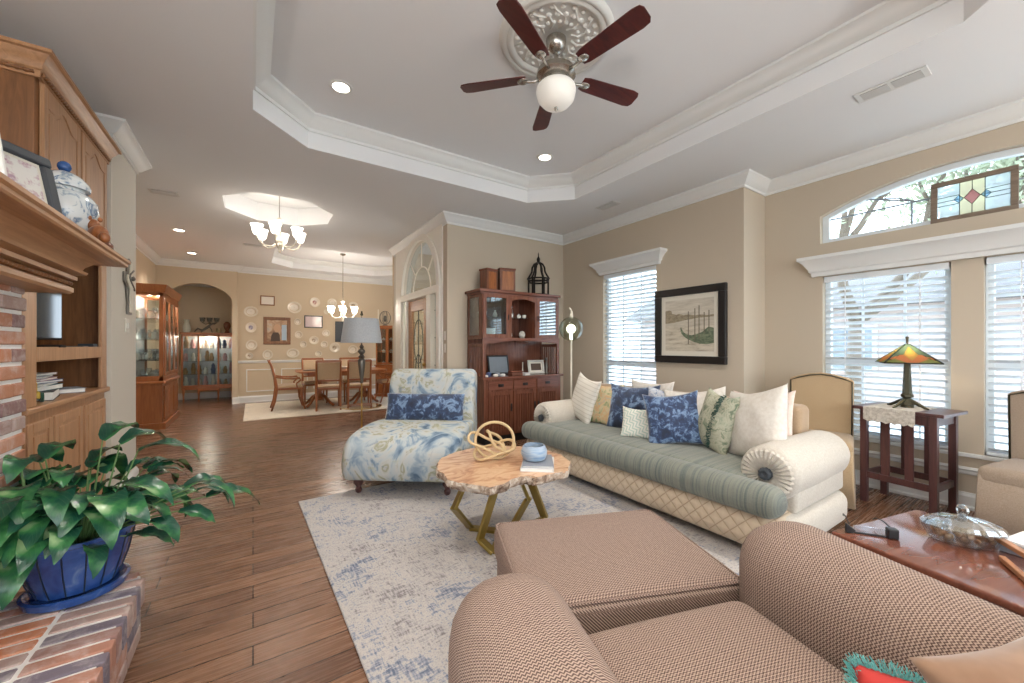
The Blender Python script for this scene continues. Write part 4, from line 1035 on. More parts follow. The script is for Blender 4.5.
# end table by the armchair -------------------------------------------
ez = .60
t = thing('end_table', 'glossy reddish wood end table right of the tweed armchair', 'table', (1.98, .12, 0), radians(-13))
B().puff(-.30, -.40, ez - .025, .25, .37, ez, .008).obj('tabletop', 'mahogany_top', t, smooth=SM)
B().box(-.22, -.36, ez - .10, .22, .33, ez - .025).obj('apron', 'mahogany_top', t, bevel=.003)
for x in (-.205, .205):
    for y in (-.345, .315): B().bar((x, y, .0005), (x, y, ez - .1), .04, .04, (0, 1, 0)).obj('leg', 'mission_dark', t, bevel=.003)
t = thing('candy_dish', 'oval cut crystal dish with domed lid full of brown sweets', 'dish', (2.045, .262, ez + .001), radians(-60)); t.scale = (.85, .85, 1.05)
def oval(prof, n=40, fl=0):
    b = B(); b.lathe(prof, n=n, flute=fl, nf=n // 2); b.xform(Matrix.Diagonal((1.3, .85, 1, 1))); return b
oval([(.06, 0), (.075, .004), (.088, .03), (.094, .048), (.089, .048), (.082, .028), (.068, .008), (.01, .006)], fl=.02).obj('dish', 'crystal', t)
l = oval([(.094, .049), (.096, .053), (.086, .066), (.055, .080), (.02, .086), (.01, .088)], fl=.02).obj('lid', 'crystal', t)
B().ball((0, 0, .106), .019, n=10, k=6).cyl((0, 0, .086), (0, 0, .094), .008, n=8).obj('knob', 'crystal', l)
b = B(); rnd = random.Random(2)
for i in range(70):
    a = rnd.uniform(0, 2 * pi); r = .068 * rnd.random() ** .5; b.ball((r * cos(a) * 1.3, r * sin(a) * .85, rnd.uniform(.014, .042)), .011, 1, .8, .7, 6, 4)
q = b.obj('sweets', 'book_tan', t, smooth=True); q['kind'] = 'stuff'
t = thing('eyeglasses', 'thick black side-shielded glasses lying open on the end table', 'glasses', (1.85, .455, ez + .001), radians(-55))
B().prism([(-.075, 0), (-.055, 0), (-.045, .012), (-.075, .035)], -.012, .0, 'xz').obj('side_shield', 'black_plastic', t, bevel=.002)
B().box(.045, -.014, 0, .075, .012, .034).obj('side_shield', 'black_plastic', t, bevel=.003)
B().box(-.05, -.003, .004, .046, -.001, .028).obj('lens', 'crystal', t)
B().box(-.05, -.006, 0, .05, 0, .005).obj('frame', 'black_plastic', t, bevel=.001)
for sx in (-1, 1): B().tube([(sx * .062, .0, .03), (sx * .055, .05, .038), (sx * .05, .085, .034), (sx * .045, .10, .022)], .0022, 6).obj('temple', 'black_plastic', t, smooth=True)
t = thing('book_stand', 'light wooden folding stand of crossed bars at the right edge of the table', 'stand', (1.95, .10, ez + .001), 0)
b = B()
b.bar((.19, .12, .03), (-.12, -.06, .045), .022, .016); b.obj('bar', 'light_bar', t, bevel=.003)
B().bar((.02, .07, .01), (-.30, -.07, .012), .016, .016).obj('bar', 'light_bar', t, bevel=.003)
B().bar((.16, .105, .0), (.16, .105, .028), .014, .014).obj('peg', 'light_bar', t, bevel=.002)
book('book', .12, .17, .02, (1.93, -.02, ez + .0015), .9, 'book_blue', 'dark blue book under the light wooden stand on the end table')
book('book', .16, .22, .03, (2.12, .06, ez + .0015), radians(-13), 'book_grey', 'grey book at the right rim of the glossy end table')
book('magazine', .15, .21, .008, (2.12, .06, ez + .033), radians(-13), 'book_white', 'white covered magazine on top of the grey book')

# slipcovered side chairs ----------------------------------------------
def parson(label, loc, rz, m='tan_cloth'):
    t = thing('side_chair', label, 'chair', loc, rz, None)
    # faces local -y
    B().puff(-.25, -.27, .38, .25, .24, .50, .04, crown=.015, n=12).obj('seat', m, t, smooth=True)
    sk = B(); rings = []
    base_ = smooth_closed([(-.25, -.23), (-.25, -.27), (-.21, -.27), (.21, -.27), (.25, -.27), (.25, -.23), (.25, .23), (.25, .27), (.21, .27), (-.21, .27), (-.25, .27), (-.25, .23)], 2)
    for z_, s_ in ((.44, 1.0), (.25, 1.02), (.02, 1.06)):
        rings.append([(x * s_ * (1 + (.012 * sin(i * 1.9) if z_ < .4 else 0)), y * s_ * (1 + (.012 * cos(i * 2.3) if z_ < .4 else 0)), z_) for i, (x, y) in enumerate(base_)])
    sk.rings(rings); sk.obj('skirt', m, t, smooth=True)
    P = [(-.25, .44), (.25, .44), (.255, .95), (.19, .975), (.09, 1.0), (0, 1.01), (-.09, 1.0), (-.19, .975), (-.255, .95)]
    b = B(); b.prism(P, .20, .28, 'xz'); bo = b.obj('backrest', m, t, bevel=.02, seg=3, smooth=SM)
    tr_ = [(x * .95, .196, .44 + (z - .44) * .975) for x, z in P[1:] + P[:1]]
    B().tube([tuple(p) for p in [( .237, .196, .47)] + tr_[1:-1] + [(-.237, .196, .47)]], .006, 6).obj('nailhead_trim', 'bronze', bo, smooth=True)
    for x in (-.21, .21):
        for y in (-.22, .24): B().box(x - .02, y - .02, .0005, x + .02, y + .02, .2).obj('leg', 'mission_dark', t)
    return t
t = parson('tan slipcovered chair between the sofa arm and the mission side table', (4.07, 1.34, 0), radians(-75)); t.scale = (.9, 1, 1.03)
parson('taupe slipcovered chair cut off by the right edge of the photograph', (4.17, .15, 0), radians(-101), 'taupe_cloth')

# mission side table, doily, stained glass lamp --------------------------
tz = .785
t = thing('side_table', 'dark mission style side table with slatted sides under the window', 'table', (4.36, .85, 0), radians(-8))
B().box(-.22, -.27, tz - .025, .22, .27, tz).obj('tabletop', 'mission_dark', t, bevel=.004)
for x in (-.17, .17):
    for y in (-.205, .205): B().box(x - .022, y - .022, .0005, x + .022, y + .022, tz - .025).obj('leg', 'mission_dark', t, bevel=.003)
for za, zb_ in ((tz - .10, tz - .025), (.20, .25)):
    for x in (-.17, .17): B().box(x - .012, -.185, za, x + .012, .185, zb_).obj('rail', 'mission_dark', t, bevel=.002)
    for y in (-.205, .205): B().box(-.15, y - .012, za, .15, y + .012, zb_).obj('rail', 'mission_dark', t, bevel=.002)
for x in (-.17, .17):
    for y in (-.075, .0, .075)[::2] if False else (-.07, .07): B().box(x - .006, y - .026, .25, x + .006, y + .026, tz - .1).obj('slat', 'mission_dark', t, bevel=.001)
b = B(); n_ = 14
W_ = .26
b.box(-.223, -.15 + .03, tz + .0005, .16, .19, tz + .004)
pts = [(-.12, tz + .004), (.19, tz + .004), (.19, tz - .10)]
k_ = 12
for i in range(k_): pts.append((.19 - .31 * (i + .5) / k_, tz - .10 - .018 * (1 if i % 2 else .2)))
pts.append((-.12, tz - .10))
b.prism(pts, -.227, -.222, 'yz')
dl = b.obj('doily', 'lace'); dl.location = t.location; dl.rotation_euler = t.rotation_euler; tag(dl, 'cream crocheted lace runner hanging over the front of the mission table', 'doily')
tl = thing('table_lamp', 'stained glass table lamp with angular pyramid shade on dark bronze base', 'lamp', (4.36, .85, tz + .005), radians(-68)); tl.scale = (1.12, 1.12, 1.17)
b = B(); b.lathe([(.035, .015), (.05, .022), (.035, .04), (.02, .06), (.035, .075), (.035, .085), (.02, .10)], n=6)
for k_ in range(4):
    a = pi / 4 + k_ * pi / 2; b.tube([(.02 * cos(a), .02 * sin(a), .05), (.06 * cos(a), .06 * sin(a), .032), (.105 * cos(a), .105 * sin(a), .008), (.125 * cos(a), .125 * sin(a), .003)], [.013, .011, .009, .006], 6)
b.cyl((0, 0, .0), (0, 0, .03), .035, n=16)
b.obj('base', 'bronze', tl, smooth=SM)
b = B(); b.cyl((0, 0, .09), (0, 0, .31), .026, .017, 6).cyl((0, 0, .30), (0, 0, .44), .005, n=6); b.obj('stem', 'bronze', tl)
B().ball((0, 0, .475), .010).cyl((0, 0, .44), (0, 0, .47), .007).obj('finial', 'bronze', tl, smooth=True)
# pyramid shade: four faces of coloured panes
hw, zb, zt_, tw = .145, .305, .43, .010
sh = B()
for k_ in range(4):
    R_ = Matrix.Rotation(k_ * pi / 2, 3, 'Z')
    def F(u, v): # u across -1..1, v up 0..1
        w_ = hw + (tw - hw) * v; return R_ @ Vector((u * w_, -w_, zb + (zt_ - zb) * v))
    sh.tube([F(-1, 0), F(1, 0)], .004, 5); sh.tube([F(1, 0), F(1, 1)], .004, 5)
sho = sh.obj('shade_frame', 'lead', tl, smooth=True)
panes = {'sg_green': B(), 'sg_orange': B(), 'sg_amber': B(), 'sg_teal': B()}
ld = B()
for k_ in range(4):
    R_ = Matrix.Rotation(k_ * pi / 2, 3, 'Z')
    def F(u, v, o_=0):
        w_ = hw + (tw - hw) * v; return R_ @ Vector((u * w_, -w_ - o_ * .5, zb + (zt_ - zb) * v + o_))
    def pane(mn, pts_):
        lo = [F(*p) for p in pts_]; hi = [F(p[0], p[1], .0025) for p in pts_]; B().rings([lo, hi]).obj('glass_pane', mn, sho)
        ld.tube(lo, .0018, 4, True)
    pane('sg_amber', [(0, .1), (.42, .42), (0, .85), (-.42, .42)])
    pane('sg_orange', [(-.75, .22), (-.62, .42), (-.42, .42), (0, .1), (0, 0), (-.18, 0)])
    pane('sg_orange', [(.75, .22), (.62, .42), (.42, .42), (0, .1), (0, 0), (.18, 0)])
    pane('sg_green', [(-.75, .22), (-.18, 0), (-.95, 0)])
    pane('sg_green', [(.75, .22), (.18, 0), (.95, 0)])
    pane('sg_teal', [(-.62, .42), (-.42, .42), (0, .85), (0, .98), (-.9, .98), (-.98, .3)])
    pane('sg_teal', [(.62, .42), (.42, .42), (0, .85), (0, .98), (.9, .98), (.98, .3)])
ld.obj('leading', 'lead', sho)

ll = bpy.data.lights.new('lamp_bulb', 'POINT'); ll.energy = 1.6; ll.color = (1, .82, .6); ll.shadow_soft_size = .03
lo = bpy.data.objects.new('lamp_bulb', ll); COL.objects.link(lo); lo.parent = tl; lo.location = (0, 0, .37)
tag(B().tube([(4.02, .02, .52), (3.98, .0, .60), (3.93, -.02, .66), (3.88, -.03, .64), (3.84, -.04, .56), (3.83, -.05, .5205)], .007, 8).obj('white_cable', 'ceramic_white', smooth=True), 'white cable arching over the taupe chair seat', 'cable')

# gondola picture -----------------------------------------------------
t = frame('gondola_picture', 'large black framed sepia print of gondola and mooring poles', 'picture', .88, .88, (XP - .001, 2.63, 1.08), (0, 0, radians(-90)), .085, 'black_frame', 'gondola_print', .055, d=.045)
b = B(); b.prism([(-.085, .345), (-.05, .305), (.0, .275), (.06, .25), (.14, .225), (.22, .22), (.30, .235), (.30, .40), (.24, .415), (.20, .385), (.17, .36), (.10, .335), (.04, .325), (-.02, .335), (-.06, .36), (-.085, .40), (-.09, .42), (-.10, .415), (-.098, .375)], -.0245, -.0225, 'xz')
b.obj('printed_gondola', 'print_green', t)
b = B()
for x_, z0_, z1_ in ((.0, .22, .60), (.08, .26, .63), (.13, .28, .66), (.19, .35, .58), (.245, .36, .60)): b.prism([(x_ - .005, z0_), (x_ + .005, z0_), (x_ + .005, z1_), (x_ - .005, z1_)], -.0247, -.0225, 'xz')
b.obj('printed_poles', 'print_dark', t)
b = B(); b.prism([(-.30, .47), (-.30, .62), (-.25, .63), (-.22, .62), (-.21, .585), (-.15, .57), (-.12, .58), (-.06, .56), (.0, .565), (.08, .55), (.15, .555), (.22, .545), (.30, .55), (.30, .525), (.12, .52), (-.05, .50), (-.2, .475)], -.0235, -.0225, 'xz'); b.obj('printed_shore', 'print_mid', t)
# stained glass panel in the arched window
sgp = bpy.data.objects.new('stained_glass_panel', None); COL.objects.link(sgp); sgp.location = (XW + .035, .553, 2.29); sgp.rotation_euler = (radians(-3), 0, radians(-90))
tag(sgp, 'weathered wood framed stained glass panel standing in the arched window', 'stained glass')
b = B(); W_, H_ = .45, .335; fw = .038
b.box(-W_ / 2, -.02, 0, W_ / 2, 0, fw).box(-W_ / 2, -.02, H_ - fw, W_ / 2, 0, H_).box(-W_ / 2, -.02, fw, -W_ / 2 + fw, 0, H_ - fw).box(W_ / 2 - fw, -.02, fw, W_ / 2, 0, H_ - fw)
b.obj('frame', 'weathered', sgp, bevel=.003)
x0, x1, z0, z1 = -W_ / 2 + fw, W_ / 2 - fw, fw, H_ - fw; zm = (z0 + z1) / 2
def sgpane(mn, pts_, y=-.010): B().prism(pts_, y, y + .003, 'xz').obj('glass_pane', mn, sgp)
sgpane('sg_clear', [(x0, z0), (-.065, z0), (-.065, z1), (x0, z1)]); sgpane('sg_clear', [(.065, z0), (x1, z0), (x1, z1), (.065, z1)])
sgpane('sg_yellow', [(-.065, z0), (.065, z0), (.065, z1), (-.065, z1)])
sgpane('sg_red', [(-.042, zm), (0, zm - .06), (.042, zm), (0, zm + .06)], -.0135)
sgpane('sg_blue', [(-.095, zm), (-.07, zm - .03), (-.045, zm), (-.07, zm + .03)], -.0135); sgpane('sg_blue', [(.045, zm), (.07, zm - .03), (.095, zm), (.07, zm + .03)], -.0135)
b = B()
def ln(*p): b.tube([(x_, -.012, z_) for x_, z_ in p], .0025, 5)
for zz_ in (zm - .035, zm, zm + .035): ln((x0, zz_), (-.07, zz_)); ln((.07, zz_), (x1, zz_))
ln((-.065, z0), (-.065, z1)); ln((.065, z0), (.065, z1)); ln((0, z0), (0, zm - .06)); ln((0, zm + .06), (0, z1))
ln((-.042, zm), (0, zm - .06), (.042, zm), (0, zm + .06), (-.042, zm)); ln((-.095, zm), (-.07, zm - .03), (-.045, zm), (-.07, zm + .03), (-.095, zm)); ln((.045, zm), (.07, zm - .03), (.095, zm), (.07, zm + .03), (.045, zm))
b.obj('leading', 'lead', sgp)

# ================================================================== HUTCH
ht = thing('hutch', 'dark reddish mission hutch with glass doors, open shelf and slatted cupboard doors', 'hutch', (3.10, 4.35, 0)); ht.scale = (1, 1, 1.03)
# local: x -.72...72, y 0 (front) to .45 (wall)
hx = .64
b = B()
b.box(-hx, .0, .10, hx, .46, .82); b.obj('cupboard', 'walnut_red', ht, bevel=.004)
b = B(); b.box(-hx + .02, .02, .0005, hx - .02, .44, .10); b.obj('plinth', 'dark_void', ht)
B().box(-hx - .03, -.03, .82, hx + .03, .475, .85).obj('counter', 'walnut_red_x', ht, bevel=.005)
for i in range(3):
    xa = -hx + .06 + i * .39; xb = xa + .37
    d = B().box(xa, -.016, .685, xb, -.001, .80).obj('drawer', 'walnut_red_x', ht, bevel=.003)
    p = B(); p.box((xa + xb) / 2 - .04, -.022, .725, (xa + xb) / 2 + .04, -.0165, .76); p.tube([((xa + xb) / 2 - .025, -.022, .748), ((xa + xb) / 2 - .02, -.036, .738), ((xa + xb) / 2 + .02, -.036, .738), ((xa + xb) / 2 + .025, -.022, .748)], .004, 6); p.obj('handle', 'iron', d)
for i in range(3):
    xa = -hx + .06 + i * .39; xb = xa + .37
    q = B(); q.box(xa, -.016, .13, xa + .045, -.001, .665).box(xb - .045, -.016, .13, xb, -.001, .665).box(xa + .045, -.016, .13, xb - .045, -.001, .18).box(xa + .045, -.016, .615, xb - .045, -.001, .665)
    for j in range(7): q.box(xa + .052 + j * .039, -.013, .18, xa + .052 + j * .039 + .024, -.0012, .615)
    d = q.obj('door', 'walnut_red', ht, bevel=.002)
    kx = xb - .022 if i != 1 else xa + .022
    kx = (xb - .022, xb - .022, xa + .022)[i]
    p = B(); p.box(kx - .012, -.022, .40, kx + .012, -.0165, .50).tube([(kx, -.022, .47), (kx, -.036, .455), (kx, -.036, .43)], .005, 6); p.obj('handle', 'iron', d)
# uprights and open niche
for sx in (-1, 1):
    b = B(); xm = sx * (hx - .02); b.box(xm - .02, .03, .85, xm + .02, .07, 1.27).box(xm - .02, .40, .85, xm + .02, .445, 1.27).box(xm - .012, .07, 1.23, xm + .012, .40, 1.27)
    for j in range(6):
        yy = .11 + j * .045; b.box(sx * (hx - .02) - .008, yy, .85, sx * (hx - .02) + .008, yy + .022, 1.25)
    b.obj('side_slats', 'walnut_red', ht, bevel=.001)
B().box(-hx, .445, .85, hx, .465, 1.93).obj('back_panel', 'walnut_red', ht)
ap = [(-hx, 1.27), (-hx + .05, 1.27)] + [(-hx + .05 + (2 * hx - .1) * i / 16, 1.27 + .045 * sin(pi * i / 16)) for i in range(17)] + [(hx, 1.27), (hx, 1.33), (-hx, 1.33)]
B().prism(ap, .03, .05, 'xz').obj('arched_rail', 'walnut_red_x', ht)
B().box(-hx, .03, 1.33, hx, .445, 1.35).obj('shelf_floor', 'walnut_red_x', ht)
B().box(-hx - .04, .04, 1.93, hx + .04, .47, 1.965).box(-hx - .015, .07, 1.905, hx + .015, .46, 1.93).obj('top', 'walnut_red_x', ht, bevel=.004)
def rails(b, xa, xb, z0, z1, t=.045, y0=.03, y1=.05):
    b.box(xa, y0, z0, xa + t, y1, z1).box(xb - t, y0, z0, xb, y1, z1).box(xa + t, y0, z0, xb - t, y1, z0 + t).box(xa + t, y0, z1 - t, xb - t, y1, z1)
for xa, xb, gl in ((-hx + .01, -.235, 'cab_glass'), (.235, hx - .01, 'crystal')):
    q = B(); rails(q, xa, xb, 1.35, 1.905); d = q.obj('glass_door', 'walnut_red', ht, bevel=.002)
    B().box(xa + .04, .039, 1.39, xb - .04, .042, 1.87).obj('glass', gl, d)
    B().box((xb if xa < 0 else xa) - .012 * (1 if xa < 0 else -1) - .006, .02, 1.58, (xb if xa < 0 else xa) - .012 * (1 if xa < 0 else -1) + .006, .0295, 1.65).obj('pull', 'iron', d)
q = B(); q.box(-.235, .03, 1.35, -.195, .05, 1.905).box(.195, .03, 1.35, .235, .05, 1.905)
q.prism([(-.195, 1.905), (-.195, 1.83)] + [(-.195 + .39 * i / 12, 1.83 + .035 * sin(pi * i / 12)) for i in range(1, 12)] + [(.195, 1.83), (.195, 1.905)], .03, .05, 'xz')
q.obj('open_frame', 'walnut_red', ht)
for xa in (-hx, hx - .02):
    B().box(xa, .05, 1.35, xa + .02, .14, 1.9).box(xa, .41, 1.35, xa + .02, .445, 1.9).box(xa, .14, 1.35, xa + .02, .41, 1.38).box(xa, .14, 1.87, xa + .02, .41, 1.9).obj('side_frame', 'walnut_red', ht)
for xa in (-.22, .205): B().box(xa, .05, 1.35, xa + .015, .445, 1.9).obj('partition', 'walnut_red', ht)
B().box(-hx + .006, .14, 1.35, -hx + .011, .41, 1.9).obj('side_glass', 'cab_glass', ht); B().box(hx - .011, .14, 1.35, hx - .006, .41, 1.9).obj('side_glass', 'cab_glass', ht)
B().box(-hx + .02, .12, 1.615, hx - .02, .44, 1.622).obj('glass_shelf', 'crystal', ht)
HX, HY = 3.10, 4.35
def at_h(x, y, z): return (HX + x, HY + y, z * 1.03)
def lathed(name, label, cat, loc, prof, m, group=None, n=20, part='body'):
    t = thing(name, label, cat, loc, 0, group); B().lathe(prof, n=n).obj(part, m, t, smooth=SM); return t
def single(name, label, cat, loc, prof, m, group=None, n=16):
    o = B().lathe(prof, n=n).obj(name, m, smooth=SM); o.location = loc; return tag(o, label, cat, group)
GOB = [(.02, 0), (.025, .003), (.004, .012), (.004, .05), (.022, .065), (.028, .09), (.026, .115)]
VASE = [(.02, 0), (.03, .02), (.034, .045), (.02, .07), (.012, .085), (.018, .10)]
TEA = [(.025, 0), (.045, .015), (.05, .04), (.035, .065), (.012, .075), (.008, .09)]
single('teapot', 'round white teapot on the upper shelf behind the left hutch door', 'teapot', at_h(-.52, .25, 1.623), [(.03, 0), (.055, .03), (.06, .07), (.04, .10), (.015, .115), (.008, .13)], 'ceramic_white')
single('cup', 'small white cup on the upper shelf right of the teapot', 'cup', at_h(-.33, .24, 1.623), VASE, 'ceramic_white')
single('bowl', 'white footed bowl on the upper shelf left of the teapot', 'bowl', at_h(-.57, .2, 1.623), [(.02, 0), (.012, .02), (.035, .04), (.05, .06), (.045, .06)], 'ceramic_white')
book('box', .16, .12, .13, at_h(-.42, .27, 1.351), 0, 'silver_cloth' if False else 'book_white', 'pale box on the bottom shelf behind the left hutch door')
single('cup', 'small pale cup on the bottom shelf behind the left hutch door', 'cup', at_h(-.55, .2, 1.351), VASE, 'silver_cloth')
single('bottle', 'tall thin clear bottle on the open middle shelf of the hutch', 'bottle', at_h(-.05, .24, 1.623), [(.02, 0), (.024, .05), (.02, .10), (.008, .13), (.008, .18)], 'crystal')
single('teapot', 'white teapot on the open middle shelf of the hutch', 'teapot', at_h(-.12, .2, 1.623), TEA, 'ceramic_white')
single('sugar_bowl', 'white lidded sugar bowl beside the teapot on the middle shelf', 'bowl', at_h(.04, .2, 1.623), [(.02, 0), (.03, .02), (.03, .04), (.01, .055), (.004, .065)], 'ceramic_white')
single('cup', 'white cup at the right of the open middle shelf', 'cup', at_h(.13, .2, 1.623), [(.018, 0), (.028, .02), (.03, .05), (.027, .05)], 'ceramic_white')
single('pitcher', 'white pitcher on the floor of the open middle compartment', 'pitcher', at_h(-.14, .18, 1.351), [(.03, 0), (.045, .03), (.04, .07), (.025, .09), (.03, .11)], 'ceramic_white')
single('cup', 'clear round jar on the floor of the open middle compartment', 'jar', at_h(.08, .18, 1.351), [(.03, 0), (.045, .03), (.045, .06), (.03, .09), (.01, .10)], 'silver_cloth')
for i, (x, z_) in enumerate(((.33, 1.351), (.45, 1.351), (.55, 1.351), (.36, 1.623), (.52, 1.623))):
    single('goblet', 'faint glass goblet behind the reflective right hutch door', 'goblet', at_h(x, .26, z_), GOB, 'crystal', 'goblets behind the right hutch door')
# things on the hutch counter
frame('framed_photo', 'black framed picture reflecting a window blind in the hutch niche', 'picture frame', .36, .27, at_h(-.17, .40, .8505), (radians(-10), 0, radians(4)), .02, 'black_frame', 'sky_grey', 0)
frame('framed_photo', 'small silver framed photo on the right of the hutch counter', 'picture frame', .27, .20, at_h(.34, .19, .8505), (radians(-12), 0, radians(-6)), .03, 'silver_cloth', 'portrait_dark', .02)
single('figurine', 'slim grey figurine right of the silver frame on the hutch', 'figurine', at_h(.55, .22, .8505), [(.03, 0), (.02, .03), (.028, .09), (.022, .15), (.012, .175), (.022, .20), (.015, .23)], 'pewter')
single('candle', 'thin pale candle standing left of the silver frame', 'candle', at_h(.14, .25, .8505), [(.02, 0), (.02, .005), (.008, .012), (.008, .17)], 'candle')
t = thing('jewelry_box', 'small carved brown box in the middle of the hutch counter', 'box', at_h(-.10, .08, .8505)); B().box(-.09, -.05, 0, .09, .05, .04).obj('box', 'box_wood', t, bevel=.006); B().puff(-.095, -.055, .041, .095, .055, .065, .012).obj('lid', 'walnut_red_x', t, smooth=SM)
book('book', .12, .16, .03, at_h(.06, .12, .8505), .3, 'book_white', 'small pale box shaped book left of the candle on the hutch')
for i, (x, y, c_, hh, lb) in enumerate(((-.56, .10, 'book_white', .02, 'white trinket at the far left of the hutch counter'), (-.49, .14, 'book_blue', .05, 'blue trinket second from the left on the hutch counter'), (-.42, .08, 'ceramic_white', .03, 'low white trinket dish left of the blue jar'), (-.35, .14, 'book_grey', .045, 'grey blue trinket jar near the black frame'), (-.30, .09, 'book_white', .028, 'little white trinket in front of the black frame'))):
    single('trinket', lb, 'trinket', at_h(x, y, .8505), [(.03, 0), (.038, hh * .4), (.03, hh), (.01, hh * 1.15)], c_)
# on top of the hutch
def wbox(label, x, y, w_, d_, h_, rz):
    t = thing('wooden_box', label, 'box', at_h(x, y, 1.9655), rz)
    b = B(); b.box(-w_ / 2, -d_ / 2, 0, w_ / 2, d_ / 2, h_); b.obj('body', 'box_wood', t, bevel=.006)
    q = B(); q.box(-w_ / 2 - .006, -d_ / 2 - .006, h_ - .02, w_ / 2 + .006, d_ / 2 + .006, h_ + .006); q.obj('lid', 'walnut_red_x', t, bevel=.003)
    B().box(-w_ / 2 + .03, -d_ / 2 - .004, .03, w_ / 2 - .03, -d_ / 2 - .0005, h_ - .04).obj('panel', 'fig_wood', t, bevel=.002)
wbox('reddish wooden box on the left end of the hutch top', -.41, .28, .19, .16, .30, radians(10)); wbox('slightly taller wooden box nearer the middle of the hutch top', -.135, .28, .23, .18, .33, radians(-12))
t = thing('lantern', 'dark domed birdcage lantern on the right of the hutch top', 'lantern', at_h(.44, .27, 1.9655)); t.scale = (1.08, 1.08, 1.0)
b = B()
for k_ in range(6):
    a = k_ * pi / 3 + .3
    b.tube([(cos(a) * r_, sin(a) * r_, z_) for r_, z_ in ((.135, .0), (.135, .245), (.15, .25), (.12, .30), (.09, .36), (.085, .42), (.06, .47), (.02, .495))], .0135, 6)
b.obj('bars', 'iron', t, smooth=True)
for r_, z_ in ((.135, .012), (.142, .25), (.138, .21)): B().tube([(r_ * cos(2 * pi * i / 24), r_ * sin(2 * pi * i / 24), z_) for i in range(24)], .012, 6, True).obj('ring', 'iron', t, smooth=True)
B().cyl((0, 0, .0), (0, 0, .008), .13).obj('base', 'iron', t, smooth=SM)
B().lathe([(.03, .49), (.02, .51), (.022, .53), (.026, .55), (.015, .57), (.006, .59), (.006, .63), (.0, .65)]).obj('finial', 'iron', t, smooth=True)

# globe floor lamp -----------------------------------------------------
t = thing('floor_lamp', 'tall cream floor lamp with a clear glass globe beside the hutch', 'lamp', (3.41, 3.76, 0))
B().lathe([(.13, 0), (.13, .015), (.02, .03), (.013, .05)]).obj('base', 'candle', t, smooth=SM)
B().cyl((0, 0, .03), (0, 0, 1.37), .013).obj('pole', 'candle', t, smooth=SM)
B().ball((0, 0, 1.50), .155, n=28, k=20).obj('globe', 'green_glass', t, smooth=True)
b = B().ball((0, 0, 1.50), .06); b.cyl((0, 0, 1.36), (0, 0, 1.46), .02); b.obj('bulb', 'lamp_glow', t, smooth=True)
B().tube([(0, 0, 1.64), (.005, 0, 1.68), (.01, 0, 1.71), (-.005, 0, 1.745), (-.03, 0, 1.77)], [.03, .022, .014, .012, .012], 10).obj('hook', 'candle', t, smooth=True)

# crystal column floor lamp with tray ------------------------------------
t = thing('floor_lamp', 'floor lamp with grey drum shade, crystal column and round glass tray', 'lamp', (1.16, 5.23, 0))
B().lathe([(.14, 0), (.14, .012), (.03, .03), (.013, .05)]).obj('base', 'brass', t, smooth=SM)
B().cyl((0, 0, .04), (0, 0, .9), .011).obj('pole', 'brass', t, smooth=SM)
B().lathe([(.05, .50), (.245, .502), (.25, .508), (.245, .514), (.05, .512)], n=36).obj('tray', 'crystal', t, smooth=SM)
B().tube([(.247 * cos(2 * pi * i / 36), .247 * sin(2 * pi * i / 36), .508) for i in range(36)], .006, 6, True).obj('tray_rim', 'brass', t, smooth=True)
B().lathe([(.012, .80), (.02, .82), (.018, .84), (.028, .90), (.045, 1.05), (.047, 1.10), (.03, 1.12), (.042, 1.14), (.02, 1.17), (.045, 1.20), (.045, 1.22), (.018, 1.25), (.03, 1.27), (.01, 1.30), (.008, 1.34)], n=12).obj('column', 'pewter', t, smooth=SM)
B().rings([[(r_ * cos(2 * pi * i / 40), r_ * sin(2 * pi * i / 40), z_) for i in range(40)] for r_, z_ in ((.25, 1.32), (.205, 1.63))], cap=False).obj('lamp_shade', 'shade_grey', t, smooth=True)
B().cyl((0, 0, 1.34), (0, 0, 1.66), .004).ball((0, 0, 1.685), .02).ball((0, 0, 1.715), .013).obj('finial', 'bronze', t, smooth=True)

# ================================================================== CEILING THINGS
t = thing('ceiling_medallion', 'round white moulded plaster medallion behind the ceiling fan', 'medallion', (1.68, 2.0, 3.33)); t.scale = (.86, .86, 1)
B().lathe([(.10, -.002), (.12, -.012), (.33, -.014), (.345, -.03), (.365, -.034), (.385, -.026), (.40, -.034), (.42, -.03), (.435, -.014), (.44, -.001)], n=64).obj('disc', 'plaster_white', t, smooth=SM)
b = B()
for k_ in range(24):
    a = 2 * pi * k_ / 24
    for r_, s_ in ((.17, 1.0), (.24, 1.3), (.30, 1.1)):
        a2 = a + (0 if r_ != .24 else pi / 24)
        b.ball((r_ * cos(a2), r_ * sin(a2), -.014), .018 * s_, 1, 1, .5, 8, 6)
for k_ in range(12):
    a = 2 * pi * k_ / 12; b.tube([((.12 + .2 * s_) * cos(a + .25 * sin(s_ * 5)), (.12 + .2 * s_) * sin(a + .25 * sin(s_ * 5)), -.016) for s_ in (0, .25, .5, .75, 1)], .007, 6)
q = b.obj('relief', 'plaster_white', t, smooth=True)
fn = thing('ceiling_fan', 'five blade reddish wood ceiling fan with frosted light globe', 'fan', (1.68, 2.0, 3.316))
B().lathe([(.068, 0), (.068, -.015), (.062, -.05), (.04, -.075), (.016, -.085)]).obj('canopy', 'nickel', fn, smooth=SM)
B().cyl((0, 0, -.08), (0, 0, -.19), .013).lathe([(.013, -.15), (.024, -.16), (.024, -.19)]).obj('downrod', 'nickel', fn, smooth=SM)
B().lathe([(.03, -.17), (.08, -.18), (.125, -.21), (.13, -.245), (.10, -.27), (.085, -.275), (.11, -.29), (.115, -.305), (.05, -.31)], n=32).obj('motor_housing', 'nickel', fn, smooth=SM)
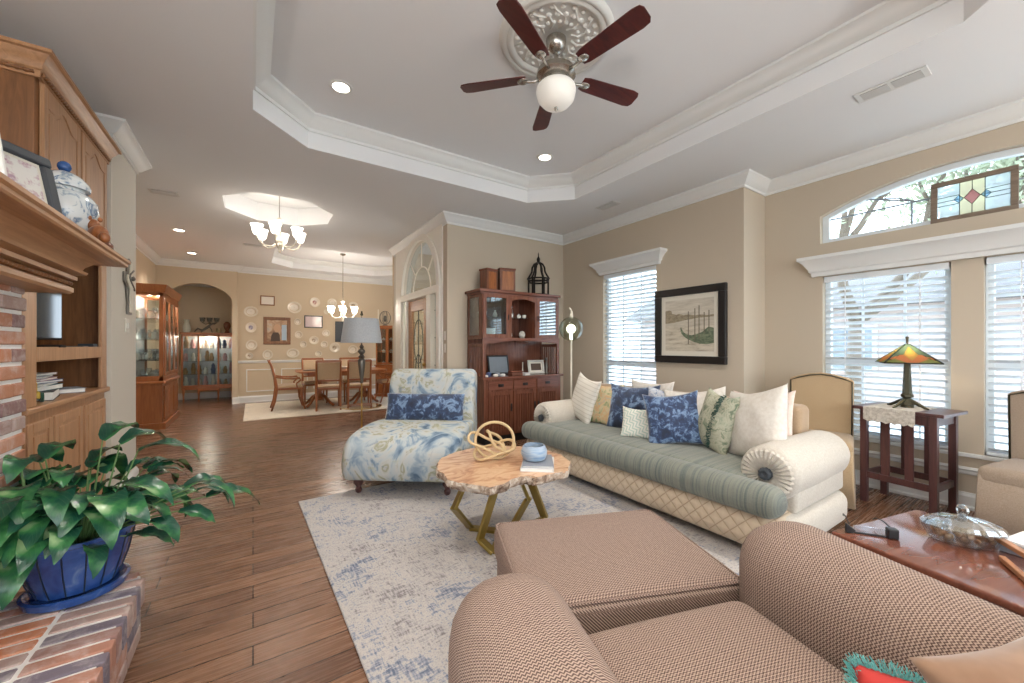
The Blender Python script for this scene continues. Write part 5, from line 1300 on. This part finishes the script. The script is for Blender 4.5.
B().lathe([(.115, -.306), (.128, -.32), (.132, -.345), (.12, -.395), (.09, -.43), (.05, -.447), (.01, -.45)], n=32).obj('light_globe', 'globe_glow', fn, smooth=True)
B().cyl((0, 0, -.448), (0, 0, -.462), .012).ball((0, 0, -.467), .008).obj('finial', 'nickel', fn, smooth=True)
for a in (62, 134, 206, 278, 350):
    a = radians(a)
    rt = Matrix.Rotation(a, 4, 'Z')
    P = [(.20, -.045), (.24, -.055), (.60, -.068), (.645, -.06), (.66, -.035), (.66, .035), (.645, .06), (.60, .068), (.24, .055), (.20, .045)]
    b = B().prism(P, -.004, .004, 'xy'); b.xform(Matrix.Translation((0, 0, -.235)) @ rt @ Matrix.Rotation(radians(-12), 4, 'X'))
    bl = b.obj('blade', 'blade_wood', fn, bevel=.002)
    b = B(); b.tube([(.10, 0, -.012), (.15, .0, -.02), (.19, 0, -.014), (.22, 0, -.010)], [.012, .010, .012, .014], 8).ball((.225, 0, -.010), .033, 1.2, 1, .3)
    b.xform(Matrix.Translation((0, 0, -.235)) @ rt); b.obj('blade_arm', 'nickel', fn, smooth=True)
def can(label, x, y, z, energy=CANP, grp=None):
    t = thing('recessed_light', label, 'ceiling light', (x, y, z), 0, grp)
    B().lathe([(.062, -.006), (.085, -.007), (.09, -.003), (.09, -.0005), (.062, -.0005)], n=32, cap=False).obj('trim_ring', 'trim_white', t, smooth=SM)
    B().lathe([(.001, -.003), (.062, -.004)], n=28, cap=False).obj('lens', 'can_glow', t)
    l = bpy.data.lights.new('can_light', 'AREA'); l.shape = 'DISK'; l.size = .12; l.energy = energy; l.color = (1, .93, .84); l.spread = radians(115)
    o = bpy.data.objects.new('can_light', l); COL.objects.link(o); o.parent = t; o.location = (0, 0, -.012)
    return t
can('bright recessed light in the left part of the tray ceiling', .58, 3.32, 3.33); can('bright recessed light at the far right of the tray ceiling', 2.64, 3.33, 3.33)
can('unseen recessed light added in the near left part of the tray ceiling', .58, .60, 3.33); can('unseen recessed light added in the near right part of the tray ceiling', 2.64, .60, 3.33)  # unseen pair mirroring the far lights, added for brightness
can('recessed light nearer the pier in the dining hall ceiling', -.94, 7.77, 3.05); can('recessed light near the arched alcove in the dining hall ceiling', -.97, 9.55, 3.05)
def vent(label, x, y, rz, w_, l_, two=False, z=3.05):
    t = thing('ceiling_vent', label, 'vent', (x, y, z), rz)
    B().box(-l_ / 2, -w_ / 2, -.010, l_ / 2, w_ / 2, -.0005).obj('frame', 'vent_white', t, bevel=.003)
    secs = ((-l_ * .42, -.01), (.01, l_ * .42)) if two else ((-l_ * .42, l_ * .42),)
    for a, b_ in secs:
        g = B(); n_ = 9
        for i in range(n_): yy = -w_ * .32 + w_ * .64 * i / (n_ - 1); g.bar((a, yy, -.0125), (b_, yy, -.0125), .006, .003)
        B().box(a, -w_ * .36, -.0108, b_, w_ * .36, -.0102).obj('opening', 'vent_dark', t); g.obj('louvres', 'vent_white', t)
vent('white rectangular ceiling vent with two grilles near the window wall', 3.60, .78, radians(90), .15, .36, True)
vent('small ceiling vent above the left hall near the pier', -.85, 5.95, radians(0), .16, .26)
vent('small ceiling vent beyond the foyer chandelier', -.0, 8.2, 0, .14, .3)
vent('small pale ceiling vent between tray and picture wall', 3.72, 3.42, radians(90), .15, .3)

# chandeliers --------------------------------------------------------------
def chandelier(label, x, y, ztop, zc, R_, n_, energy, big=True):
    t = thing('chandelier', label, 'chandelier', (x, y, ztop))
    H = ztop - zc  # to the body centre
    B().lathe([(.06, 0), (.055, -.02), (.02, -.035), (.006, -.04)]).obj('canopy', 'nickel', t, smooth=SM)
    B().cyl((0, 0, -.03), (0, 0, -H + .18), .006).obj('chain', 'nickel', t, smooth=SM)
    B().lathe([(.008, -H + .24), (.045, -H + .21), (.02, -H + .19), (.018, -H + .08), (.03, -H + .0), (.05, -H - .07), (.035, -H - .10), (.045, -H - .12), (.02, -H - .16), (.012, -H - .19), (.018, -H - .205), (.004, -H - .22)], n=20).obj('column', 'candle', t, smooth=SM)
    for k_ in range(n_):
        a = 2 * pi * k_ / n_ + .3; ca, sa = cos(a), sin(a)
        ar = B().tube([(ca * r_, sa * r_, -H + z_) for r_, z_ in ((.03, -.10), (R_ * .35, -.15), (R_ * .65, -.155), (R_ * .9, -.12), (R_, -.06), (R_, -.03))], .008, 8).obj('arm', 'candle', t, smooth=True)
        B().lathe([(.035, -.035), (.042, -.02), (.054, .01), (.058, .05), (.074, .092), (.07, .092), (.053, .05), (.034, -.02)], (ca * R_, sa * R_, -H), 20).obj('glass_shade', 'lamp_glow', ar, smooth=SM)
    l = bpy.data.lights.new('chandelier_light', 'POINT'); l.energy = energy; l.color = (1, .90, .79); l.shadow_soft_size = .22
    o = bpy.data.objects.new('chandelier_light', l); COL.objects.link(o); o.parent = t; o.location = (0, 0, -H + .02)
    return t
chandelier('larger chandelier with white glass shades hanging from the octagonal recess', .29, 5.98, 3.30, 2.73, .26, 6, 5)
chandelier('chandelier on a long rod hanging over the dining table', 1.62, 9.05, 3.27, 2.03, .27, 6, 30)

# ================================================================== DINING ROOM AND ALCOVE
tag(B().box(-.14, 8.02, .0005, 3.25, 10.38, .010).obj('area_rug', 'rug_dining'), 'pale cream grey rug under the dining table', 'rug')
ZR = .0105
t = thing('dining_table', 'polished reddish wood double pedestal dining table', 'table', (1.62, 9.15, ZR)); t.scale = (1.08, 1, 1)
B().prism(smooth_closed([(-.82, -.42), (-.70, -.5), (.70, -.5), (.82, -.42), (.82, .42), (.70, .5), (-.70, .5), (-.82, .42)], 2), .725, .755, 'xy').obj('tabletop', 'cherry_x', t, bevel=.006)
B().box(-.66, -.40, .66, .66, .40, .725).obj('apron', 'cherry_x', t, bevel=.003)
for sx in (-.42, .42):
    pd = B().lathe([(.06, .12), (.10, .16), (.07, .22), (.05, .30), (.08, .40), (.05, .50), (.07, .62), (.10, .66)], (sx, 0, 0), 20).obj('pedestal', 'cherry', t, smooth=SM)
    for k_ in range(4):
        a = pi / 4 + k_ * pi / 2; B().tube([(sx + .04 * cos(a), .04 * sin(a), .24), (sx + .14 * cos(a), .14 * sin(a), .20), (sx + .26 * cos(a), .26 * sin(a), .07), (sx + .33 * cos(a), .33 * sin(a), .028)], [.035, .03, .026, .026], 8).obj('foot', 'cherry', pd, smooth=True)
def dchair(label, loc, rz, arms=False):
    """faces local +y"""
    t = thing('dining_armchair' if arms else 'dining_chair', label, 'chair', loc, rz, None)
    w_ = .27 if arms else .235
    B().box(-w_, -.22, .40, w_, .24, .44).obj('seat_rail', 'cherry_x', t, bevel=.004)
    B().puff(-w_ + .01, -.20, .435, w_ - .01, .235, .485, .022, crown=.015, n=12).obj('seat_cushion', 'chair_seat', t, smooth=True)
    for sx in (-1, 1):
        B().tube([(sx * (w_ - .02), -.30, 0), (sx * (w_ - .02), -.245, .18), (sx * (w_ - .02), -.21, .42), (sx * (w_ - .02), -.235, .62), (sx * (w_ - .02), -.30, .88), (sx * (w_ - .02), -.345, .98)], [.018, .02, .026, .022, .02, .018], 8).obj('rear_leg', 'cherry', t, smooth=True)
        B().tube([(sx * (w_ - .02), .23 + (.05 if arms else .0), 0), (sx * (w_ - .02), .22, .2), (sx * (w_ - .02), .21, .42)], [.016, .02, .026], 8).obj('front_leg', 'cherry', t, smooth=True)
        if arms:
            B().tube([(sx * (w_ - .01), -.235, .66), (sx * (w_ + .02), -.08, .63), (sx * (w_ + .03), .08, .62), (sx * (w_ + .02), .17, .63), (sx * (w_ + .02), .20, .59), (sx * (w_ + .01), .12, .52), (sx * (w_), .14, .44)], [.018, .016, .018, .022, .02, .016, .018], 8).obj('arm', 'cherry', t, smooth=True)
    def yb(z): return -.235 - (z - .62) * .28
    b = B()
    for z0_, z1_ in ((.95, .995), (.565, .60)): b.bar((-w_ + .02, yb((z0_ + z1_) / 2), (z0_ + z1_) / 2), (w_ - .02, yb((z0_ + z1_) / 2), (z0_ + z1_) / 2), z1_ - z0_ if False else .03, z1_ - z0_)
    b.bar((-w_ + .02, yb(.97), .97), (w_ - .02, yb(.97), .97), .03, .045)
    b.obj('back_rails', 'cherry_x', t, bevel=.003)
    pn = B(); P_ = [(-w_ + .04, yb(.61), .61), (w_ - .04, yb(.61), .61), (w_ - .04, yb(.945), .945), (-w_ + .04, yb(.945), .945)]
    pn.rings([[(p[0], p[1] - .015, p[2]) for p in P_], [(p[0], p[1] + .02, p[2]) for p in P_]]); pn.obj('back_pad', 'chair_seat', t, bevel=.006)
    return t
dchair('dining armchair at the left head of the dining table', (.60, 9.14, ZR), radians(-90), True)
dchair('left one of the two dining chairs with backs toward the living room', (1.27, 8.66, ZR), radians(-6))
dchair('right one of the two dining chairs with backs toward the living room', (1.86, 8.66, ZR), radians(-8))
dchair('dining armchair at the right head of the dining table', (2.66, 9.15, ZR), radians(90), True)
dchair('left dining chair on the far side, against the plate wall', (1.15, 9.72, ZR), radians(180))
dchair('right dining chair on the far side, against the plate wall', (1.95, 9.72, ZR), radians(180))
t = thing('place_setting', 'dark round tray with dishes at the left end of the dining table', 'tray', (1.02, 9.1, ZR + .7555)); B().lathe([(.12, 0), (.16, .006), (.165, .014), (.15, .008)]).obj('tray', 'pewter', t, smooth=SM)
single('bowl', 'small pale bowl in the middle of the dining table', 'bowl', (1.62, 9.15, ZR + .7555), [(.05, 0), (.06, .01), (.12, .05), (.13, .06), (.12, .055)], 'ceramic_white')

# plates on the far wall
def wplate(kind, label, cx, cz, a, b_, m='decor_plate'):
    o = B().lathe([(.05, -.004), (.055, -.0), (.07, .006), (.112, .016), (.12, .018), (.12, .015), (.09, .003)], n=36, cap=True)
    o.xform(Matrix.Rotation(radians(90), 4, 'X') @ Matrix.Identity(4))
    ob = o.obj(kind, m, smooth=True); ob.location = (cx, 10.636, cz); ob.scale = (a / .12, 1, b_ / .12)
    return tag(ob, label, 'plate', 'plates on the dining room wall')
PL = [('oval_platter', 'cream oval platter at the upper left, above the octagonal mauve plate', -.04, 2.06, .137, .12, 'decor_plate'),
 ('octagonal_plate', 'plate with mauve picture second from top in the left column', -.04, 1.70, .106, .117, 'plate_mauve'),
 ('plate', 'round cream plate third from top in the left column', -.03, 1.30, .111, .117, 'decor_plate'),
 ('plate', 'small brownish rimmed plate lowest in the left column', -.07, 1.06, .075, .074, 'plate_brown'),
 ('plate', 'cream plate under the big portrait, above the left armchair', .28, 1.08, .104, .113, 'decor_plate'),
 ('oval_platter', 'oval cream platter low on the wall right of the big portrait', .79, 1.11, .135, .112, 'decor_plate'),
 ('oval_platter', 'large tilted oval platter high between the small and the middle frames', .82, 2.20, .152, .14, 'decor_plate'),
 ('plate', 'cream plate with a red brown centre in the top row', 1.26, 2.35, .116, .12, 'plate_rose'),
 ('plate', 'small round plate just right of the big portrait, upper', .89, 1.86, .074, .079, 'decor_plate'),
 ('plate', 'pinkish small plate just right of the big portrait, lower', .91, 1.55, .084, .09, 'decor_plate'),
 ('plate', 'tiny pale pink plate under the two small ones right of the portrait', 1.01, 1.32, .075, .08, 'decor_plate'),
 ('plate', 'patterned plate below the left corner of the middle picture', 1.24, 1.42, .108, .103, 'plate_brown'),
 ('plate', 'small creamy yellow plate above the right corner of the middle picture', 1.52, 2.13, .062, .064, 'plate_cream'),
 ('plate', 'light plate below the right corner of the middle picture', 1.51, 1.60, .091, .085, 'decor_plate'),
 ('plate', 'faint plate above the far side chair back', 1.34, 1.09, .078, .07, 'decor_plate'),
 ('plate', 'pale plate second in the top row, left of the rod chandelier', 1.65, 2.36, .113, .112, 'decor_plate'),
 ('plate', 'plate with brown sprigs in the top row right of the chandelier rod', 2.15, 2.33, .115, .085, 'plate_brown'),
 ('plate', 'large flowered plate below the dark framed picture', 1.71, 1.24, .125, .124, 'plate_brown'),
 ('plate', 'round plate under the grey lamp shade on the far wall', 2.14, 1.19, .119, .109, 'decor_plate'),
 ('plate', 'small plate left of the large flowered plate', 1.47, 1.32, .085, .082, 'decor_plate')]
for p in PL: wplate(*p)
def wframe(name, label, x0, z0, x1, z1, fw, m, mart, matw=0):
    return frame(name, label, 'picture', x1 - x0, z1 - z0, ((x0 + x1) / 2, 10.649, z0), (0, 0, 0), fw, m, mart, matw)
wframe('picture', 'small brown framed pale certificate at the top left of the plate wall', .137, 2.217, .426, 2.442, .025, 'oak_dark', 'pale_print')
t = wframe('portrait', 'large brown framed portrait among the plates', .20, 1.316, .745, 1.953, .07, 'oak_dark', 'portrait_print', .0)
b = B().lathe([(.07, 0), (.075, .004), (.01, .006)], n=20); b.xform(Matrix.Translation((.0, -.0135, .38)) @ Matrix.Rotation(radians(90), 4, 'X') @ Matrix.Diagonal((1, 1.3, 1, 1))); b.obj('painted_face', 'portrait_skin', t)
B().prism([(-.13, .075), (.06, .075), (.05, .22), (.02, .28), (-.08, .28), (-.12, .2)], -.0145, -.0128, 'xz').obj('painted_figure', 'portrait_dark', t)
B().prism([(.09, .1), (.19, .1), (.19, .46), (.09, .46)], -.0145, -.0128, 'xz').obj('painted_window', 'pane_blue', t)
wframe('picture', 'dark framed glossy pinkish picture right of the portrait', 1.031, 1.723, 1.438, 2.024, .025, 'black_frame', 'pink_print')
t = wframe('picture', 'dark picture with pale shape partly behind the grey lamp shade', 1.722, 1.383, 2.10, 1.90, .012, 'black_frame', 'charcoal')
B().prism([(.0, .12), (.06, .06), (.14, .1), (.16, .25), (.1, .38), (.05, .33)], -.0145, -.0128, 'xz').obj('pale_shape', 'pale_print', t)
# corner cabinet
cc = thing('corner_cabinet', 'reddish wood corner china cabinet right of the dining table', 'cabinet', (2.95, 10.0, 0), radians(-50))
# faces local -y
def glazed(parent, xa, xb, y, z0, z1, m, cols, rows, t_=.035):
    q = B(); q.box(xa, y - .018, z0, xa + t_, y, z1).box(xb - t_, y - .018, z0, xb, y, z1).box(xa + t_, y - .018, z0, xb - t_, y, z0 + t_).box(xa + t_, y - .018, z1 - t_, xb - t_, y, z1)
    for i in range(1, cols): xx = xa + t_ + (xb - xa - 2 * t_) * i / cols; q.box(xx - .006, y - .014, z0 + t_, xx + .006, y - .004, z1 - t_)
    for i in range(1, rows): zz_ = z0 + t_ + (z1 - z0 - 2 * t_) * i / rows; q.box(xa + t_, y - .013, zz_ - .006, xb - t_, y - .005, zz_ + .006)
    d = q.obj('glass_door', m, parent, bevel=.002)
    B().box(xa + t_ * .8, y - .0095, z0 + t_ * .8, xb - t_ * .8, y - .0075, z1 - t_ * .8).obj('glass', 'cab_glass', d); return d
B().box(-.34, -.20, .08, .34, .20, .78).box(-.36, -.22, .0005, .36, .2, .08).obj('base', 'cherry', cc, bevel=.004)
B().box(-.36, -.225, .78, .36, .2, .81).obj('counter', 'cherry_x', cc, bevel=.005)
B().box(-.34, .18, .81, .34, .20, 1.74).box(-.34, -.18, .81, -.32, .18, 1.74).box(.32, -.18, .81, .34, .18, 1.74).obj('case', 'cherry', cc)
B().box(-.37, -.23, 1.74, .37, .21, 1.79).obj('cornice', 'cherry_x', cc, bevel=.01)
glazed(cc, -.32, 0, -.18, .83, 1.74, 'cherry', 2, 3); glazed(cc, .0, .32, -.18, .83, 1.74, 'cherry', 2, 3)
for z_ in (1.1, 1.4): B().box(-.32, -.15, z_, .32, .18, z_ + .01).obj('shelf', 'cherry_x', cc)
for xa in (-.31, .02): B().box(xa, -.215, .12, xa + .29, -.2005, .74).obj('door', 'cherry', cc, bevel=.006)
R5 = Matrix.Rotation(radians(-50), 3, 'Z')
for i in range(9):
    v = R5 @ Vector((-.22 + .22 * (i % 3), -.02, 0)); single('cup', 'pale china piece on a shelf of the corner cabinet', 'china', (2.95 + v.x, 10.0 + v.y, (.811, 1.111, 1.411)[i // 3] + .0), TEA, 'ceramic_white', 'china in the corner cabinet')
t = thing('wire_ornament', 'round twisted wire ornament standing on the corner cabinet', 'ornament', (2.78, 9.98, 1.7905))
b = B(); b.lathe([(.07, 0), (.06, .02), (.01, .03)])
for k_ in range(4): b.tube([Vector((.0, 0, .20)) + Matrix.Rotation(k_ * pi / 4, 3, 'Z') @ Vector((.14 * cos(2 * pi * i / 24), 0, .17 * sin(2 * pi * i / 24))) for i in range(24)], .006, 5, True)
b.ball((0, 0, .18), .045, 1, 1, 1.8); b.obj('wires', 'pewter', t, smooth=True)
single('candlestick', 'tall pale taper standing on the left side of the corner cabinet', 'candle', (2.66, 10.16, 1.7905), [(.04, 0), (.04, .01), (.012, .03), (.012, .12), (.02, .13), (.016, .14), (.014, .42)], 'candle')

# tall china cabinet on the left wall -----------------------------------------
kc = thing('china_cabinet', 'tall cherry china cabinet with glass side and doors by the left wall', 'cabinet', (-1.14, 7.95, 0))
# local: front face x=0 looking +x; y 0..1.5; depth to -.48
D_ = .47
B().box(-D_, .02, .10, -.02, 1.40, .70).box(-D_, 0, .0005, .02, 1.42, .10).obj('base', 'cherry', kc, bevel=.006)
B().box(-D_ - .0, -.01, .70, .02, 1.43, .74).obj('waist_moulding', 'cherry_x', kc, bevel=.01)
B().box(-D_, .02, .74, -D_ + .02, 1.40, 2.12).obj('mirror_back', 'mirror', kc)
fr = B()
for (xa, ya) in ((-.06, .02), (-.06, 1.35), (-D_, .02), (-D_, 1.35)): fr.box(xa, ya, .74, xa + .05, ya + .05, 2.12)
fr.box(-D_, .02, 2.05, -.01, .07, 2.12).box(-D_, .02, .74, -.01, .05, .82).box(-.06, .07, 2.05, -.01, 1.35, 2.12).box(-.06, .07, .74, -.01, 1.35, .80)
fr.obj('case_frame', 'cherry', kc, bevel=.004)
B().box(-D_ + .05, .035, .80, -.06, .04, 2.05).obj('side_glass', 'cab_glass', kc)
sweep([(-D_, .0), (0, .0), (0, 1.42), (-D_, 1.42)], [(0, 2.10), (.01, 2.10), (.02, 2.14), (.035, 2.18), (.04, 2.22), (0, 2.22)], side=1).obj('cornice', 'cherry', kc, smooth=30)
B().box(-D_, 0, 2.12, 0, 1.42, 2.21).obj('top', 'cherry', kc)
for i in range(3):
    ya = .08 + i * .424; yb_ = ya + .412
    q = B(); x_ = -.012
    q.box(x_, ya, .82, x_ + .02, ya + .05, 2.04).box(x_, yb_ - .05, .82, x_ + .02, yb_, 2.04).box(x_, ya + .05, .82, x_ + .02, yb_ - .05, .87).box(x_, ya + .05, 1.98, x_ + .02, yb_ - .05, 2.04)
    d = q.obj('glass_door', 'cherry', kc, bevel=.003); B().box(x_ + .008, ya + .045, .86, x_ + .011, yb_ - .045, 1.99).obj('glass', 'cab_glass', d)
    raised_door(kc, ya, yb_, .14, .66, -.018, m='cherry')
for z_ in (.741, 1.06, 1.38, 1.70):
    if z_ > .75: B().box(-D_ + .02, .06, z_ - .008, -.06, 1.36, z_).obj('shelf', 'crystal', kc)
gp = None; rnd = random.Random(21)
for z_ in (.7415, 1.0605, 1.3805, 1.7005):
    for (x_, y_) in ((-.36, .14), (-.24, .12), (-.12, .14), (-.30, .26), (-.17, .27), (-.32, .50), (-.16, .52), (-.30, .8), (-.16, .82), (-.28, 1.1), (-.16, 1.12), (-.28, 1.28)):
        k_ = rnd.randrange(3)
        nm, pf, mm = (('goblet', [(r_ * 1.25, z * 1.5) for r_, z in GOB], 'crystal'), ('vase', [(r_ * 1.3, z * 1.7) for r_, z in VASE], 'crystal'), ('plate_stack', [(.04, 0), (.06, .02), (.062, .09), (.05, .12)], 'ceramic_white'))[k_]
        lb = ('stemmed crystal glass on a shelf inside the tall cherry china cabinet', 'cut glass vase on a shelf inside the tall cherry china cabinet', 'white china piece on a shelf inside the tall cherry china cabinet')[k_]
        single(nm, lb, ('glass', 'vase', 'china')[k_], (-1.14 + x_, 7.95 + y_, z_), pf, mm, 'tableware in the tall china cabinet: ' + nm.replace('_', ' '), 12)
# small unseen lights added to brighten the cabinet interiors
def plight(x, y, z, e, size=.03, col_=(1, .88, .72)):
    l = bpy.data.lights.new('cabinet_fill', 'POINT'); l.energy = e; l.color = col_; l.shadow_soft_size = size
    o = bpy.data.objects.new('cabinet_fill', l); COL.objects.link(o); o.location = (x, y, z); return o
plight(-1.36, 8.3, 2.03, 9); plight(-1.36, 9.0, 2.03, 9)

# curio cabinet in the alcove ------------------------------------------------------
cu_ = thing('curio_cabinet', 'bow fronted glass curio cabinet on short legs inside the arched alcove', 'cabinet', (-.86, 11.62, 0))
W2_ = .49; z0, z1 = .33, 1.55
fr = B(); fr.box(-W2_, -.16, z0 - .05, W2_, .2, z0).obj('bottom', 'cherry_x', cu_, bevel=.004)
B().box(-W2_ - .02, -.21, z1, W2_ + .02, .22, z1 + .04).obj('top', 'cherry_x', cu_, bevel=.006)
B().box(-W2_, .19, z0, W2_, .205, z1).obj('mirror_back', 'mirror', cu_)
fr = B()
for x_ in (-W2_, -.20, .165, W2_ - .035): fr.box(x_, -.18, z0, x_ + .035, -.145, z1)
fr.box(-W2_, -.18, z1 - .05, W2_, -.145, z1).box(-W2_, -.18, z0, W2_, -.145, z0 + .05); fr.obj('front_frame', 'cherry', cu_, bevel=.003)
B().box(-W2_ + .03, -.165, z0 + .04, W2_ - .03, -.162, z1 - .04).obj('glass', 'cab_glass', cu_)
for sx in (-1, 1): B().box(sx * W2_ - .004, -.14, z0, sx * W2_ + .004, .19, z1).obj('side_glass', 'cab_glass', cu_)
for x_ in (-W2_ + .04, -.18, .18, W2_ - .04):
    B().tube([(x_, -.15, z0 - .04), (x_, -.17, .22), (x_, -.15, .10), (x_, -.17, .001)], [.03, .024, .016, .02], 8).obj('leg', 'cherry', cu_, smooth=True)
B().box(-.2, -.19, z0 - .09, .2, -.16, z0).obj('apron', 'cherry_x', cu_, bevel=.01)
rnd = random.Random(4)
for r_ in range(4):
    zz_ = (z0 + .0005, z0 + .30, z0 + .60, z0 + .90)[r_]
    if r_: B().box(-W2_ + .01, -.13, zz_ - .007, W2_ - .01, .185, zz_ - .0005).obj('shelf', 'crystal', cu_)
    for i in range(8):
        x_ = -.42 + .12 * i + rnd.uniform(-.015, .015); k_ = rnd.randrange(4); mm = ('ceramic_white', 'book_pink', 'book_tan', 'book_blue')[k_]
        h_ = rnd.uniform(.8, 1.5)
        lb = ('white', 'pinkish', 'tan', 'blue')[k_] + ' porcelain figurine on a glass shelf of the alcove curio cabinet'
        single('figurine', lb, 'figurine', (-.86 + x_, 11.62 + rnd.uniform(-.06, .1), zz_), [(.045, 0), (.036, .03 * h_), (.05, .08 * h_), (.03, .12 * h_), (.036, .15 * h_), (.016, .185 * h_)], mm, ('white', 'pink', 'tan', 'blue')[k_] + ' figurines in the curio cabinet', 10)
plight(-.86, 11.62, 1.50, 8); 
zt = z1 + .0405
single('vase', 'pale green vase at the left end of the curio cabinet top', 'vase', (-1.27, 11.6, zt), [(.05, 0), (.07, .05), (.075, .12), (.05, .2), (.045, .26), (.06, .30)], 'pillow_geo')
t = thing('metal_sculpture', 'long twisted dark metal sculpture on the curio cabinet', 'sculpture', (-.93, 11.6, zt))
b = B(); b.tube([(-.2, 0, .02), (-.14, 0, .10), (-.06, 0, .05), (.03, 0, .12), (.10, 0, .20), (.19, 0, .24)], [.012, .02, .03, .03, .02, .01], 8).tube([(.06, 0, .16), (.11, 0, .08), (.13, 0, .0)], .012, 6).tube([(-.07, 0, .06), (-.08, 0, .0)], .012, 6)
b.obj('body', 'pewter', t, smooth=True)
single('bowl', 'little green bowl right of the metal sculpture', 'bowl', (-.68, 11.6, zt), [(.03, 0), (.05, .04), (.045, .09), (.05, .11)], 'pillow_floral')
single('bust', 'dark rounded bust at the right end of the curio cabinet top', 'bust', (-.52, 11.6, zt), [(.06, 0), (.04, .03), (.03, .06), (.05, .10), (.07, .16), (.065, .22), (.03, .27)], 'walnut_red')
t = thing('wall_sconce', 'upturned glass cup sconce on the alcove wall', 'sconce', (-.88, 12.095, 1.86))
B().lathe([(.05, 0), (.05, .01)], n=16).obj('mount', 'nickel', t); 
for sx in (-.14, 0, .14):
    o = B().tube([(0, -.03, -.02), (sx * .6, -.08, -.05), (sx, -.10, -.01)], .008, 6).obj('arm', 'nickel', t, smooth=True)
    B().lathe([(.02, 0), (.045, .02), (.06, .12), (.055, .12), (.04, .03)], (sx, -.10, -.01)).obj('glass_cup', 'crystal', o, smooth=SM)

# ================================================================== OUTDOORS
hs = thing('neighbour_house', 'pinkish brick neighbouring house seen through the blinds', 'house', (16, 4, -.35))
B().box(-2, -7, 0, 6, 7, 2.7).obj('walls', 'house_brick', hs)
B().prism([(-2.6, 2.7), (6.6, 2.7), (2, 5.2)], -7.5, 7.5, 'xz').obj('roof', 'house_roof', hs)
for y_ in (-4, 0, 4):
    wn = B().box(-2.06, y_ - .7, .9, -2.001, y_ + .7, 2.2).obj('window', 'outdoor_trim', hs); B().box(-2.08, y_ - .6, 1.0, -2.061, y_ + .6, 2.1).obj('pane', 'sky_grey', wn)
def tree(label, x, y, h_, cr, seed, nleaf=6500):
    t = thing('tree', label, 'tree', (x, y, -.35)); rnd = random.Random(seed); b = B(); tips = []
    def br(p, d, L_, r_, dep):
        q = p + d * L_; b.tube([p, p.lerp(q, .5) + Vector((rnd.uniform(-1, 1), rnd.uniform(-1, 1), 0)) * L_ * .06, q], [r_, r_ * .8, r_ * .6], 6)
        if dep == 0: tips.append(q); return
        tips.append(q) if dep < 3 else None
        for _ in range(3):
            nd = (d + Vector((rnd.uniform(-1, 1), rnd.uniform(-1, 1), rnd.uniform(-.3, .6))) * .75).normalized(); br(q, nd, L_ * rnd.uniform(.6, .8), r_ * .58, dep - 1)
    br(Vector((0, 0, 0)), Vector((0, 0, 1)), h_ * .34, .16, 4); b.obj('trunk', 'bark', t, smooth=True)
    f = B()
    for i in range(nleaf):
        c_ = rnd.choice(tips); p = c_ + Vector((rnd.gauss(0, .32), rnd.gauss(0, .32), rnd.gauss(0, .28))); a = Vector((rnd.uniform(-1, 1), rnd.uniform(-1, 1), rnd.uniform(-1, 1))).normalized(); c2 = a.orthogonal().normalized(); s_ = rnd.uniform(.035, .075)
        f.quad([p - a * s_, p + c2 * s_ * .45, p + a * s_, p - c2 * s_ * .45])
    q = f.obj('leaves', 'foliage', t); q['kind'] = 'stuff'
tree('leafy tree showing through the arched transom window', 8.6, 2.3, 6.0, 2, 3)
tree('second leafy tree farther off beyond the right windows', 12.4, -1.2, 6.5, 2, 9)

# unseen fill uplights, modelled as torchieres, added behind the camera to brighten the ceiling
for lb, x, y in (('added fill uplight, torchiere shaped, by the hearth end behind the camera', -1.0, -1.3), ('added fill uplight, torchiere shaped, near the window wall behind the camera', 3.9, -2.0)):
    t = thing('fill_torchiere', lb, 'lamp', (x, y, 0))
    B().lathe([(.14, 0), (.14, .015), (.02, .03), (.013, .05)]).obj('base', 'bronze', t, smooth=SM); B().cyl((0, 0, .03), (0, 0, 1.72), .014).obj('pole', 'bronze', t, smooth=SM)
    B().lathe([(.02, 1.70), (.12, 1.75), (.19, 1.84), (.18, 1.84), (.11, 1.765), (.02, 1.725)]).obj('bowl', 'plaster_white', t, smooth=SM)
    l = bpy.data.lights.new('fill_uplight', 'AREA'); l.shape = 'DISK'; l.size = .22; l.energy = FILL_TORCH if x < 0 else FILL_TORCH * .35; l.color = (1, .95, .88)
    o = bpy.data.objects.new('fill_uplight', l); COL.objects.link(o); o.parent = t; o.location = (0, 0, 1.80); o.rotation_euler = (pi, 0, 0)
can('unseen fill light added inside the foyer behind the glazed door', 3.2, 6.0, 3.05, 25)  # added out of view to brighten the door glass and transom
